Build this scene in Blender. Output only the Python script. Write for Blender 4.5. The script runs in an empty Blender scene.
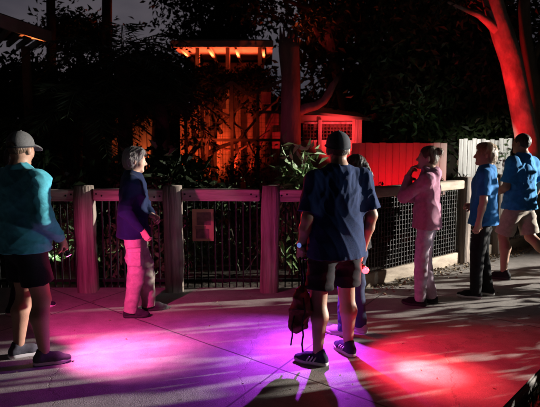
import bpy, bmesh, math, random
import numpy as np
from mathutils import Vector, Matrix

random.seed(11)
rng = np.random.default_rng(11)
SC = bpy.context.scene
COL = SC.collection
PI = math.pi

# ------------------------------------------------------------------ camera model
CAM_H, FPX, HORIZ = 1.72, 560.0, 140.0
PITCH = math.atan((203.5 - HORIZ) / FPX)
CT, ST = math.cos(PITCH), math.sin(PITCH)


def ray(px, py):
    u, v = px - 270.0, 203.5 - py
    return np.array([u, FPX * CT + v * ST, -FPX * ST + v * CT])


def G(px, py, z=0.0):
    r = ray(px, py)
    t = (z - CAM_H) / r[2]
    return np.array([r[0] * t, r[1] * t, z])


def PX(px, py, Y):
    r = ray(px, py)
    t = Y / r[1]
    return np.array([r[0] * t, Y, CAM_H + r[2] * t])


# ------------------------------------------------------------------ materials
def mat(name, c1, c2=None, scale=6.0, rough=0.75, bump=0.0, bscale=None, stretch=(1, 1, 1),
        metal=0.0, spec=0.4, sheen=0.0, emit=None, estr=0.0, trans=0.0):
    m = bpy.data.materials.new(name)
    m.use_nodes = True
    nt = m.node_tree
    b = nt.nodes['Principled BSDF']
    b.inputs['Roughness'].default_value = rough
    b.inputs['Metallic'].default_value = metal
    b.inputs['Specular IOR Level'].default_value = spec
    if sheen:
        b.inputs['Sheen Weight'].default_value = sheen
    tc = nt.nodes.new('ShaderNodeTexCoord')
    mp = nt.nodes.new('ShaderNodeMapping')
    mp.inputs['Scale'].default_value = stretch
    nt.links.new(tc.outputs['Object'], mp.inputs['Vector'])
    if c2 is not None:
        n = nt.nodes.new('ShaderNodeTexNoise')
        n.inputs['Scale'].default_value = scale
        n.inputs['Detail'].default_value = 6.0
        n.inputs['Roughness'].default_value = 0.65
        nt.links.new(mp.outputs['Vector'], n.inputs['Vector'])
        r = nt.nodes.new('ShaderNodeValToRGB')
        r.color_ramp.elements[0].position = 0.32
        r.color_ramp.elements[1].position = 0.68
        r.color_ramp.elements[0].color = (*c1, 1)
        r.color_ramp.elements[1].color = (*c2, 1)
        nt.links.new(n.outputs['Fac'], r.inputs['Fac'])
        nt.links.new(r.outputs['Color'], b.inputs['Base Color'])
    else:
        b.inputs['Base Color'].default_value = (*c1, 1)
    if bump:
        n2 = nt.nodes.new('ShaderNodeTexNoise')
        n2.inputs['Scale'].default_value = bscale or scale * 4
        n2.inputs['Detail'].default_value = 5.0
        nt.links.new(mp.outputs['Vector'], n2.inputs['Vector'])
        bp = nt.nodes.new('ShaderNodeBump')
        bp.inputs['Strength'].default_value = bump
        bp.inputs['Distance'].default_value = 0.02
        nt.links.new(n2.outputs['Fac'], bp.inputs['Height'])
        nt.links.new(bp.outputs['Normal'], b.inputs['Normal'])
    if emit is not None:
        b.inputs['Emission Color'].default_value = (*emit, 1)
        b.inputs['Emission Strength'].default_value = estr
    if trans:
        b.inputs['Transmission Weight'].default_value = trans
    return m


M = {}
M['timber'] = mat('weathered_timber', (0.09, 0.068, 0.053), (0.30, 0.24, 0.20), 16, 0.85, 1.0, 34, (1, 1, 0.07))
M['rail'] = mat('weathered_rail', (0.14, 0.11, 0.09), (0.42, 0.35, 0.29), 16, 0.85, 1.0, 34, (0.07, 1, 1))
M['railpale'] = mat('pale_rail', (0.20, 0.155, 0.115), (0.44, 0.37, 0.28), 7, 0.8, 0.6, 18, (0.3, 0.3, 1))
M['blacksteel'] = mat('black_steel', (0.012, 0.012, 0.013), (0.022, 0.022, 0.022), 30, 0.6, spec=0.15)
M['wire'] = mat('galvanised_wire', (0.06, 0.06, 0.06), (0.11, 0.11, 0.105), 30, 0.6, spec=0.3)
M['soil'] = mat('soil', (0.035, 0.027, 0.02), (0.085, 0.065, 0.048), 3, 0.95, 0.9, 14)
M['bark'] = mat('bark', (0.10, 0.075, 0.055), (0.24, 0.18, 0.13), 5, 0.9, 1.0, 14, (1, 1, 0.3))
M['palebark'] = mat('pale_bark', (0.15, 0.12, 0.10), (0.44, 0.37, 0.30), 5, 0.85, 1.0, 13, (1, 1, 0.5))
M['darkbark'] = mat('dark_bark', (0.04, 0.03, 0.025), (0.09, 0.07, 0.055), 5, 0.95, 1.0, 14, (1, 1, 0.3))
M['leaf'] = mat('leaf', (0.035, 0.065, 0.022), (0.075, 0.12, 0.04), 1.6, 0.5, spec=0.5)
M['leafdark'] = mat('dark_leaf', (0.016, 0.030, 0.012), (0.045, 0.07, 0.025), 1.2, 0.6, spec=0.3)
M['leafbright'] = mat('bright_leaf', (0.09, 0.17, 0.06), (0.15, 0.24, 0.09), 3, 0.45, spec=0.5)
M['grass'] = mat('grass_blades', (0.05, 0.085, 0.025), (0.10, 0.13, 0.05), 3, 0.6)
M['litter'] = mat('dry_leaves', (0.12, 0.08, 0.045), (0.26, 0.19, 0.11), 9, 0.85)
M['planks'] = mat('plank_paint', (0.34, 0.30, 0.26), (0.50, 0.45, 0.40), 4, 0.75, 0.3, 20, (1, 1, 0.1))
M['whiteplank'] = mat('whitewashed_plank', (0.16, 0.155, 0.14), (0.74, 0.73, 0.70), 6, 0.75, 0.4, 20, (1.6, 1, 0.12))  # noise contrast carries grime and painted blotchy leaf shade
M['shedwood'] = mat('shed_board', (0.36, 0.30, 0.25), (0.52, 0.45, 0.38), 4, 0.75, 0.3, 16, (0.2, 1, 1))
M['darkwood'] = mat('dark_board', (0.10, 0.075, 0.055), (0.19, 0.145, 0.11), 4, 0.8, 0.3, 16, (0.3, 1, 1))
M['oldboard'] = mat('old_board', (0.10, 0.075, 0.055), (0.42, 0.33, 0.25), 3.2, 0.85, 0.5, 16, (1, 1, 0.5))
M['roof'] = mat('roof_felt', (0.045, 0.04, 0.038), (0.085, 0.075, 0.07), 6, 0.9, 0.6, 40)
M['glassdark'] = mat('dark_pane', (0.02, 0.02, 0.025), None, rough=0.2, spec=0.5)
M['poster'] = mat('poster_paper', (0.36, 0.26, 0.12), (0.46, 0.34, 0.17), 14, 0.6)
M['posterdark'] = mat('poster_print', (0.06, 0.045, 0.035), (0.20, 0.14, 0.09), 18, 0.6)
M['skin'] = mat('skin', (0.46, 0.27, 0.19), (0.54, 0.33, 0.24), 14, 0.55, 0.08, 120)
M['skindark'] = mat('skin_tan', (0.30, 0.165, 0.105), (0.37, 0.21, 0.14), 14, 0.55, 0.08, 120)
M['eye'] = mat('eye', (0.04, 0.03, 0.03), None, rough=0.15)
M['lips'] = mat('lips', (0.34, 0.14, 0.11), None, rough=0.5)
M['hairdark'] = mat('dark_hair', (0.018, 0.012, 0.009), (0.05, 0.035, 0.025), 40, 0.5, 0.6, 90, (1, 1, 0.25))
M['hairbrown'] = mat('brown_hair', (0.07, 0.04, 0.022), (0.16, 0.10, 0.06), 40, 0.5, 0.6, 90, (1, 1, 0.25))
M['hairgrey'] = mat('grey_hair', (0.09, 0.075, 0.07), (0.22, 0.19, 0.18), 40, 0.55, 0.6, 90, (1, 1, 0.25))
M['hairblond'] = mat('sandy_hair', (0.20, 0.13, 0.07), (0.38, 0.27, 0.16), 40, 0.5, 0.6, 90, (1, 1, 0.25))


def cloth(name, c, v=0.2, sc=26):
    return mat(name, tuple(x * (1 - v) for x in c), tuple(min(1, x * (1 + v)) for x in c), sc, 0.85, 0.25, 260, sheen=0.03, spec=0.15)


M['teal'] = cloth('teal_jersey', (0.07, 0.34, 0.42))
M['navy'] = cloth('navy_jersey', (0.008, 0.024, 0.085))
M['navyjacket'] = cloth('navy_jacket', (0.005, 0.012, 0.045))
M['blue'] = cloth('blue_jersey', (0.02, 0.16, 0.42))
M['blue2'] = cloth('bright_blue_jersey', (0.03, 0.22, 0.50))
M['black'] = cloth('black_cloth', (0.014, 0.014, 0.016))
M['charcoal'] = cloth('charcoal_cloth', (0.03, 0.03, 0.034))
M['shorts'] = cloth('dark_shorts_cloth', (0.013, 0.013, 0.018))
M['jeans'] = cloth('denim', (0.035, 0.05, 0.10))
M['khaki'] = cloth('khaki', (0.36, 0.31, 0.26))
M['palegrey'] = cloth('pale_grey_fleece', (0.46, 0.36, 0.43))
M['rose'] = cloth('rose_fleece', (0.40, 0.18, 0.26))
M['capgrey'] = cloth('grey_cap_cloth', (0.10, 0.10, 0.10))
M['capdark'] = cloth('dark_cap_cloth', (0.05, 0.055, 0.065))
M['strap'] = cloth('webbing', (0.02, 0.02, 0.022))
M['bag'] = cloth('bag_cloth', (0.16, 0.045, 0.045))
M['shoegrey'] = cloth('grey_shoe_knit', (0.07, 0.07, 0.085))
M['shoedark'] = cloth('dark_shoe_knit', (0.022, 0.024, 0.04))
M['shoewhite'] = cloth('pale_shoe_knit', (0.62, 0.58, 0.60), 0.08)
M['sole'] = mat('white_sole', (0.72, 0.71, 0.70), None, rough=0.6)
M['soledark'] = mat('dark_sole', (0.025, 0.025, 0.025), None, rough=0.7)
M['stripe'] = mat('white_stripe', (0.78, 0.78, 0.78), None, rough=0.5)
M['plastic'] = mat('black_plastic', (0.02, 0.02, 0.02), None, rough=0.35, spec=0.5)
M['redlens'] = mat('red_lamp_lens', (0.5, 0.02, 0.02), None, rough=0.3, emit=(1, 0.03, 0.045), estr=12)
M['redrim'] = mat('red_lamp_rim', (0.5, 0.02, 0.02), None, rough=0.3, emit=(1, 0.01, 0.02), estr=3)
M['pinklens'] = mat('pink_lamp_lens', (0.5, 0.05, 0.2), None, rough=0.3, emit=(1, 0.12, 0.42), estr=10)
M['purplelens'] = mat('purple_lamp_lens', (0.3, 0.05, 0.5), None, rough=0.3, emit=(0.5, 0.1, 1), estr=10)
M['watchface'] = mat('watch_face', (0.02, 0.03, 0.06), None, rough=0.1, emit=(0.25, 0.35, 1.0), estr=0.5)  # blue emission stands in for a reflection on the watch glass


def node(nt, t, **kw):
    n = nt.nodes.new(t)
    for k, v in kw.items():
        setattr(n, k, v)
    return n


def paving_material():
    m = bpy.data.materials.new('concrete_paving')
    m.use_nodes = True
    nt = m.node_tree
    L = nt.links.new
    b = nt.nodes['Principled BSDF']
    b.inputs['Roughness'].default_value = 0.72
    b.inputs['Specular IOR Level'].default_value = 0.35
    tc = node(nt, 'ShaderNodeTexCoord')
    # blotches, speckle, fine grit
    def noise(scale, det, rough=0.6):
        n = node(nt, 'ShaderNodeTexNoise')
        n.inputs['Scale'].default_value = scale
        n.inputs['Detail'].default_value = det
        n.inputs['Roughness'].default_value = rough
        L(tc.outputs['Object'], n.inputs['Vector'])
        return n
    big, mid, fine = noise(0.9, 6), noise(7, 8, 0.7), noise(110, 3)
    r = node(nt, 'ShaderNodeValToRGB')
    r.color_ramp.elements[0].position = 0.3
    r.color_ramp.elements[1].position = 0.7
    r.color_ramp.elements[0].color = (0.17, 0.155, 0.14, 1)
    r.color_ramp.elements[1].color = (0.40, 0.37, 0.34, 1)
    mx = node(nt, 'ShaderNodeMix', data_type='FLOAT')
    mx.inputs[0].default_value = 0.55
    L(big.outputs['Fac'], mx.inputs[2]); L(mid.outputs['Fac'], mx.inputs[3])
    L(mx.outputs[0], r.inputs['Fac'])
    # stains and gum spots
    v = node(nt, 'ShaderNodeTexVoronoi')
    v.inputs['Scale'].default_value = 2.6
    L(tc.outputs['Object'], v.inputs['Vector'])
    st = node(nt, 'ShaderNodeMath', operation='LESS_THAN'); st.inputs[1].default_value = 0.045
    L(v.outputs['Distance'], st.inputs[0])
    # joints: two families of lines at 43 degrees
    sep = node(nt, 'ShaderNodeSeparateXYZ')
    wob = node(nt, 'ShaderNodeMixRGB', blend_type='ADD'); wob.inputs['Fac'].default_value = 0.012
    n3 = noise(5, 3)
    L(tc.outputs['Object'], wob.inputs['Color1']); L(n3.outputs['Color'], wob.inputs['Color2'])
    L(wob.outputs['Color'], sep.inputs[0])
    def line(ax, ay, off, period, w):
        a = node(nt, 'ShaderNodeMath', operation='MULTIPLY'); a.inputs[1].default_value = ax
        c = node(nt, 'ShaderNodeMath', operation='MULTIPLY_ADD'); c.inputs[1].default_value = ay
        L(sep.outputs['X'], a.inputs[0]); L(sep.outputs['Y'], c.inputs[0]); L(a.outputs[0], c.inputs[2])
        d = node(nt, 'ShaderNodeMath', operation='ADD'); d.inputs[1].default_value = -off + period * 50.5
        L(c.outputs[0], d.inputs[0])
        mo = node(nt, 'ShaderNodeMath', operation='MODULO'); mo.inputs[1].default_value = period
        L(d.outputs[0], mo.inputs[0])
        s = node(nt, 'ShaderNodeMath', operation='SUBTRACT'); s.inputs[1].default_value = period / 2
        L(mo.outputs[0], s.inputs[0])
        ab = node(nt, 'ShaderNodeMath', operation='ABSOLUTE'); L(s.outputs[0], ab.inputs[0])
        mr = node(nt, 'ShaderNodeMapRange'); mr.inputs['From Min'].default_value = w * 0.5
        mr.inputs['From Max'].default_value = w; mr.inputs['To Min'].default_value = 1; mr.inputs['To Max'].default_value = 0
        L(ab.outputs[0], mr.inputs['Value'])
        return mr.outputs[0]
    g1, g2 = G(144, 321), G(389, 407)
    t = (g2 - g1)[:2]; t /= np.linalg.norm(t)
    nn = np.array([-t[1], t[0]])
    la = line(nn[0], nn[1], float(g1[:2] @ nn), 2.3, 0.011)
    h1, h2 = G(227, 407), G(290, 361)
    t2 = (h2 - h1)[:2]; t2 /= np.linalg.norm(t2)
    n2_ = np.array([-t2[1], t2[0]])
    lb = line(n2_[0], n2_[1], float(h1[:2] @ n2_), 2.6, 0.010)
    mx0 = node(nt, 'ShaderNodeMath', operation='MAXIMUM'); L(la, mx0.inputs[0]); L(lb, mx0.inputs[1])
    # hairline cracks
    cw = node(nt, 'ShaderNodeMixRGB', blend_type='ADD'); cw.inputs['Fac'].default_value = 0.35
    n5 = noise(1.7, 6, 0.7)
    L(tc.outputs['Object'], cw.inputs['Color1']); L(n5.outputs['Color'], cw.inputs['Color2'])
    vc = node(nt, 'ShaderNodeTexVoronoi', feature='DISTANCE_TO_EDGE'); vc.inputs['Scale'].default_value = 0.55
    L(cw.outputs['Color'], vc.inputs['Vector'])
    ck = node(nt, 'ShaderNodeMapRange'); ck.inputs['From Min'].default_value = 0.0; ck.inputs['From Max'].default_value = 0.004
    ck.inputs['To Min'].default_value = 0.42; ck.inputs['To Max'].default_value = 0.0
    L(vc.outputs['Distance'], ck.inputs['Value'])
    mxl = node(nt, 'ShaderNodeMath', operation='MAXIMUM'); L(mx0.outputs[0], mxl.inputs[0]); L(ck.outputs[0], mxl.inputs[1])
    dark = node(nt, 'ShaderNodeMixRGB', blend_type='MIX')
    dark.inputs['Color2'].default_value = (0.06, 0.055, 0.05, 1)
    fa = node(nt, 'ShaderNodeMath', operation='MULTIPLY'); fa.inputs[1].default_value = 0.85
    L(mxl.outputs[0], fa.inputs[0])
    d1 = node(nt, 'ShaderNodeMixRGB', blend_type='MIX'); d1.inputs['Color2'].default_value = (0.10, 0.09, 0.08, 1)
    f2 = node(nt, 'ShaderNodeMath', operation='MULTIPLY'); f2.inputs[1].default_value = 0.6
    L(st.outputs[0], f2.inputs[0]); L(f2.outputs[0], d1.inputs['Fac']); L(r.outputs['Color'], d1.inputs['Color1'])
    sp = node(nt, 'ShaderNodeMixRGB', blend_type='OVERLAY'); sp.inputs['Fac'].default_value = 0.55
    L(d1.outputs['Color'], sp.inputs['Color1']); L(fine.outputs['Fac'], sp.inputs['Color2'])
    L(fa.outputs[0], dark.inputs['Fac']); L(sp.outputs['Color'], dark.inputs['Color1'])
    L(dark.outputs['Color'], b.inputs['Base Color'])
    hb = node(nt, 'ShaderNodeMath', operation='MULTIPLY_ADD'); hb.inputs[1].default_value = -1.4
    hm = node(nt, 'ShaderNodeMath', operation='MULTIPLY_ADD'); hm.inputs[1].default_value = 0.9
    L(mid.outputs['Fac'], hm.inputs[0]); L(fine.outputs['Fac'], hm.inputs[2])
    L(mxl.outputs[0], hb.inputs[0]); L(hm.outputs[0], hb.inputs[2])
    bp = node(nt, 'ShaderNodeBump'); bp.inputs['Strength'].default_value = 0.35; bp.inputs['Distance'].default_value = 0.012
    L(hb.outputs[0], bp.inputs['Height']); L(bp.outputs['Normal'], b.inputs['Normal'])
    return m


M['paving'] = paving_material()


# ------------------------------------------------------------------ object helpers
def thing(name, loc, label, cat, group=None, rotz=0.0):
    o = bpy.data.objects.new(name, None)
    o.empty_display_size = 0.2
    COL.objects.link(o)
    o.location = loc
    o.rotation_euler = (0, 0, rotz)
    o['label'] = label
    o['category'] = cat
    if group:
        o['group'] = group
    return o


def tag(o, label, cat, group=None, kind=None):
    o['label'] = label
    o['category'] = cat
    if group:
        o['group'] = group
    if kind:
        o['kind'] = kind
    return o


def np_mesh(name, V, F, m, parent=None, smooth=True, local=False):
    """V (n,3), F (k,4 or 3). World coordinates unless local."""
    V = np.asarray(V, dtype=np.float64)
    F = np.asarray(F, dtype=np.int32)
    if parent is not None and not local:
        V = V - np.array(parent.location)
    me = bpy.data.meshes.new(name)
    k = F.shape[1]
    me.vertices.add(len(V)); me.vertices.foreach_set('co', V.ravel())
    me.loops.add(F.size); me.loops.foreach_set('vertex_index', F.ravel())
    me.polygons.add(len(F))
    me.polygons.foreach_set('loop_start', np.arange(len(F), dtype=np.int32) * k)
    me.polygons.foreach_set('loop_total', np.full(len(F), k, dtype=np.int32))
    me.update(calc_edges=True)
    me.polygons.foreach_set('use_smooth', np.full(len(F), smooth, dtype=bool))
    for mm in (m if isinstance(m, (list, tuple)) else [m]):
        me.materials.append(mm)
    o = bpy.data.objects.new(name, me)
    COL.objects.link(o)
    if parent is not None:
        o.parent = parent
    return o


class MB:
    def __init__(s):
        s.v, s.f = [], []

    def add(s, V, F):
        n = len(s.v)
        s.v.extend([tuple(float(c) for c in p) for p in V])
        s.f.extend([tuple(i + n for i in f) for f in F])

    def box(s, c, size, R=None, bevel=0.0):
        bm = bmesh.new()
        bmesh.ops.create_cube(bm, size=1.0)
        for v in bm.verts:
            v.co = Vector((v.co.x * size[0], v.co.y * size[1], v.co.z * size[2]))
        if bevel:
            bmesh.ops.bevel(bm, geom=list(bm.edges), offset=bevel, segments=2, profile=0.5, affect='EDGES')
        bm.verts.index_update()
        R = np.eye(3) if R is None else np.asarray(R)
        V = [R @ np.array(v.co) + np.asarray(c) for v in bm.verts]
        F = [[v.index for v in f.verts] for f in bm.faces]
        bm.free()
        s.add(V, F)

    def beam(s, a, b, w, h, bevel=0.0, upv=(0, 0, 1)):
        a, b = np.asarray(a, float), np.asarray(b, float)
        d = b - a; L = np.linalg.norm(d); x = d / L
        u = np.asarray(upv, float)
        if abs(x @ u) > 0.95:
            u = np.array([0, 1.0, 0])
        y = np.cross(u, x); y /= np.linalg.norm(y); z = np.cross(x, y)
        s.box((a + b) / 2, (L, w, h), np.array([x, y, z]).T, bevel)

    def tube(s, pts, rad, seg=10, jitter=0.0, cap=True, closed=False):
        pts = [np.asarray(p, float) for p in pts]
        n = len(pts)
        if not hasattr(rad, '__len__'):
            rad = [rad] * n
        V, F = [], []
        prev = None
        for i, p in enumerate(pts):
            if closed:
                t = pts[(i + 1) % n] - pts[i - 1]
            else:
                t = pts[min(i + 1, n - 1)] - pts[max(i - 1, 0)]
            t = t / (np.linalg.norm(t) + 1e-9)
            if prev is None:
                u = np.cross(t, [0.13, 0.27, 0.95])
                if np.linalg.norm(u) < 0.1:
                    u = np.cross(t, [1, 0, 0])
            else:
                u = prev - t * (prev @ t)
            u = u / np.linalg.norm(u); prev = u
            w = np.cross(t, u)
            for j in range(seg):
                a = 2 * PI * j / seg
                r = rad[i] * (1 + jitter * random.uniform(-1, 1))
                V.append(p + r * (math.cos(a) * u + math.sin(a) * w))
        m = n if closed else n - 1
        for i in range(m):
            i2 = (i + 1) % n
            for j in range(seg):
                k = (j + 1) % seg
                F.append((i * seg + j, i * seg + k, i2 * seg + k, i2 * seg + j))
        if cap and not closed:
            F.append(tuple(range(seg - 1, -1, -1)))
            F.append(tuple((n - 1) * seg + j for j in range(seg)))
        s.add(V, F)

    def lathe(s, a, axis, prof, seg=16):
        """prof: list of (distance along the axis, radius)"""
        a = np.asarray(a, float); ax = np.asarray(axis, float); ax = ax / np.linalg.norm(ax)
        s.tube([a + ax * t for t, r in prof], [r for t, r in prof], seg)

    def build(s, name, m, parent=None, smooth=False, local=False):
        off = np.zeros(3) if (parent is None or local) else np.array(parent.location)
        me = bpy.data.meshes.new(name)
        p = parent
        while p is not None and p.parent is not None and not local:
            p = p.parent; off = off + np.array(p.location)
        me.from_pydata([tuple(np.array(v) - off) for v in s.v], [], s.f)
        me.update()
        me.polygons.foreach_set('use_smooth', np.full(len(me.polygons), smooth, dtype=bool))
        for mm in (m if isinstance(m, (list, tuple)) else [m]):
            me.materials.append(mm)
        o = bpy.data.objects.new(name, me)
        COL.objects.link(o)
        if parent is not None:
            o.parent = parent
        return o


def copy_tree(o, parent=None):
    c = o.copy()
    COL.objects.link(c)
    c.parent = parent
    for ch in list(o.children):
        copy_tree(ch, c)
    return c


# ------------------------------------------------------------------ signed distance bodies
def C(a, b, ra, rb, k=0.03, n=None, kf=1.0, cap=False, op=1):
    return dict(t='c', a=np.asarray(a, float), b=np.asarray(b, float), ra=ra, rb=rb, k=k, n=n, kf=kf, cap=cap, op=op)


def E(c, r, R=None, k=0.02, op=1):
    return dict(t='e', c=np.asarray(c, float), r=np.asarray(r, float), R=np.eye(3) if R is None else R, k=k, op=op)


def H(p, n, k=0.0):      # keep the side the normal n points away from
    return dict(t='h', p=np.asarray(p, float), n=np.asarray(n, float) / np.linalg.norm(n), k=k, op=0)


def bbox(p):
    if p['t'] == 'c':
        r = max(p['ra'], p['rb'])
        return np.minimum(p['a'], p['b']) - r, np.maximum(p['a'], p['b']) + r
    r = max(p['r'])
    return p['c'] - r, p['c'] + r


def sdf_eval(p, X, Y, Z):
    if p['t'] == 'c':
        a, b = p['a'], p['b']
        ba = b - a; L2 = ba @ ba + 1e-12
        px, py, pz = X - a[0], Y - a[1], Z - a[2]
        hr = (px * ba[0] + py * ba[1] + pz * ba[2]) / L2
        h = np.clip(hr, 0, 1)
        qx, qy, qz = px - h * ba[0], py - h * ba[1], pz - h * ba[2]
        q2 = qx * qx + qy * qy + qz * qz
        if p['n'] is not None:
            n = p['n']
            qn = qx * n[0] + qy * n[1] + qz * n[2]
            q2 = q2 + (p['kf'] ** 2 - 1) * qn * qn
        d = np.sqrt(q2) - (p['ra'] + (p['rb'] - p['ra']) * h)
        if p['cap']:
            L = math.sqrt(L2)
            d = np.maximum(d, (hr - 1) * L)
            if p['cap'] == 2:
                d = np.maximum(d, -hr * L)
        return d
    if p['t'] == 'e':
        R, c, r = p['R'], p['c'], p['r']
        px, py, pz = X - c[0], Y - c[1], Z - c[2]
        q = [px * R[0, i] + py * R[1, i] + pz * R[2, i] for i in range(3)]
        k0 = np.sqrt(sum((q[i] / r[i]) ** 2 for i in range(3)))
        k1 = np.sqrt(sum((q[i] / r[i] ** 2) ** 2 for i in range(3))) + 1e-9
        return k0 * (k0 - 1) / k1
    return (X - p['p'][0]) * p['n'][0] + (Y - p['p'][1]) * p['n'][1] + (Z - p['p'][2]) * p['n'][2]


def smin(a, b, k):
    if k <= 0:
        return np.minimum(a, b)
    h = np.maximum(k - np.abs(a - b), 0) / k
    return np.minimum(a, b) - h * h * k * 0.25


def sdf_mesh(prims, vox, shell=0.0):
    bb = [bbox(p) for p in prims if p['op'] == 1]
    lo = np.min([b[0] for b in bb], axis=0) - 3 * vox
    hi = np.max([b[1] for b in bb], axis=0) + 3 * vox
    n = np.ceil((hi - lo) / vox).astype(int) + 1
    F = np.full(n, 0.6, dtype=np.float32)
    ax = [(lo[i] + vox * np.arange(n[i])).astype(np.float32) for i in range(3)]
    for p in prims:
        if p['t'] == 'h':
            d = sdf_eval(p, ax[0][:, None, None], ax[1][None, :, None], ax[2][None, None, :])
            F = -smin(-F, -d, p['k'])
            continue
        bl, bh = bbox(p)
        mg = p['k'] + 3 * vox + 0.02
        i0 = np.clip(np.floor((bl - mg - lo) / vox).astype(int), 0, n - 1)
        i1 = np.clip(np.ceil((bh + mg - lo) / vox).astype(int) + 1, 1, n)
        sl = tuple(slice(i0[i], i1[i]) for i in range(3))
        d = sdf_eval(p, ax[0][sl[0]][:, None, None], ax[1][sl[1]][None, :, None], ax[2][sl[2]][None, None, :])
        if p['op'] == 1:
            F[sl] = smin(F[sl], d, p['k'])
        else:
            F[sl] = -smin(-F[sl], d, p['k'])
    if shell:
        F = np.maximum(F, -(F + shell))
    F = F.astype(np.float32)
    F[0], F[-1] = 0.5, 0.5
    F[:, 0], F[:, -1] = 0.5, 0.5
    F[:, :, 0], F[:, :, -1] = 0.5, 0.5
    S = F < 0
    nx, ny, nz = F.shape
    cnt = np.zeros((nx - 1, ny - 1, nz - 1), dtype=np.uint8)
    for dx in (0, 1):
        for dy in (0, 1):
            for dz in (0, 1):
                cnt += S[dx:nx - 1 + dx, dy:ny - 1 + dy, dz:nz - 1 + dz]
    act = (cnt > 0) & (cnt < 8)
    ijk = np.argwhere(act)
    idx = np.full(act.shape, -1, dtype=np.int32)
    idx[act] = np.arange(len(ijk), dtype=np.int32)
    acc = np.zeros((len(ijk), 3)); w = np.zeros(len(ijk))
    cor = [(x, y, z) for x in (0, 1) for y in (0, 1) for z in (0, 1)]
    for a in cor:
        for d in range(3):
            if a[d] == 0:
                b = list(a); b[d] = 1
                fa = F[ijk[:, 0] + a[0], ijk[:, 1] + a[1], ijk[:, 2] + a[2]]
                fb = F[ijk[:, 0] + b[0], ijk[:, 1] + b[1], ijk[:, 2] + b[2]]
                m = (fa < 0) != (fb < 0)
                t = np.where(m, fa / np.where(m, fa - fb, 1), 0)
                pos = np.array(a, float)[None, :] + t[:, None] * (np.array(b, float) - np.array(a, float))[None, :]
                acc[m] += pos[m]; w[m] += 1
    V = lo + vox * (ijk + acc / np.maximum(w, 1)[:, None])
    quads = []
    e = np.argwhere(S[:-1, 1:-1, 1:-1] != S[1:, 1:-1, 1:-1]) + [0, 1, 1]
    i, j, k = e.T
    q = np.stack([idx[i, j - 1, k - 1], idx[i, j, k - 1], idx[i, j, k], idx[i, j - 1, k]], 1)
    fl = ~S[i, j, k]; q[fl] = q[fl][:, ::-1]; quads.append(q)
    e = np.argwhere(S[1:-1, :-1, 1:-1] != S[1:-1, 1:, 1:-1]) + [1, 0, 1]
    i, j, k = e.T
    q = np.stack([idx[i - 1, j, k - 1], idx[i - 1, j, k], idx[i, j, k], idx[i, j, k - 1]], 1)
    fl = ~S[i, j, k]; q[fl] = q[fl][:, ::-1]; quads.append(q)
    e = np.argwhere(S[1:-1, 1:-1, :-1] != S[1:-1, 1:-1, 1:]) + [1, 1, 0]
    i, j, k = e.T
    q = np.stack([idx[i - 1, j - 1, k], idx[i, j - 1, k], idx[i, j, k], idx[i - 1, j, k]], 1)
    fl = ~S[i, j, k]; q[fl] = q[fl][:, ::-1]; quads.append(q)
    Q = np.concatenate(quads)
    return V, Q


def vnormals(V, Q):
    n = np.cross(V[Q[:, 2]] - V[Q[:, 0]], V[Q[:, 3]] - V[Q[:, 1]])
    N = np.zeros_like(V)
    for i in range(4):
        np.add.at(N, Q[:, i], n)
    return N / (np.linalg.norm(N, axis=1, keepdims=True) + 1e-12)


def relax(V, Q, it=2, lam=0.5):
    e = np.concatenate([Q[:, [0, 1]], Q[:, [1, 2]], Q[:, [2, 3]], Q[:, [3, 0]]])
    deg = np.bincount(e.ravel(), minlength=len(V)).astype(float)
    for _ in range(it):
        A = np.zeros_like(V)
        for c in range(3):
            A[:, c] = np.bincount(e[:, 0], V[e[:, 1], c], len(V)) + np.bincount(e[:, 1], V[e[:, 0], c], len(V))
        V = V + lam * (A / np.maximum(deg, 1)[:, None] - V)
    return V


def folds(V, amp, seed, dirs, freq=32.0):
    r = np.random.default_rng(seed)
    out = np.zeros(len(V))
    for d in dirs:
        d = np.asarray(d, float)
        for oc in range(3):
            dd = d + r.normal(0, 0.22, 3); dd /= np.linalg.norm(dd)
            f = freq * (0.65 + 0.7 * oc) * r.uniform(0.85, 1.15)
            wp = 1.3 * np.sin(V @ (r.normal(0, 1, 3) * 7) + r.uniform(0, 6)) + 0.8 * np.sin(V @ (r.normal(0, 1, 3) * 15) + r.uniform(0, 6))
            mask = np.clip(0.5 + 0.9 * np.sin(V @ (r.normal(0, 1, 3) * 6) + r.uniform(0, 6)), 0, 1)
            ph = V @ dd * f + wp
            out += mask * ((1 - np.abs(np.sin(ph * 0.5))) ** 1.5 - 0.35) / (1 + oc * 0.8)
    return amp * out


def sdf_obj(name, prims, vox, m, parent, shell=0.0, fold=None, rel=2, post=None, ret=False):
    V, Q = sdf_mesh(prims, vox, shell)
    V = relax(V, Q, rel)
    if fold:
        N = vnormals(V, Q)
        V = V + N * folds(V, *fold)[:, None]
    o = np_mesh(name, V, Q, m, parent, True, local=True)
    if post:
        post(o, V, Q)
    if ret:
        return o, (V, Q)
    return o


def Rz(a):
    a = math.radians(a)
    return np.array([[math.cos(a), -math.sin(a), 0], [math.sin(a), math.cos(a), 0], [0, 0, 1.0]])


def Rx(a):
    a = math.radians(a)
    return np.array([[1.0, 0, 0], [0, math.cos(a), -math.sin(a)], [0, math.sin(a), math.cos(a)]])


def unit(v):
    v = np.asarray(v, float)
    return v / np.linalg.norm(v)


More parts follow.
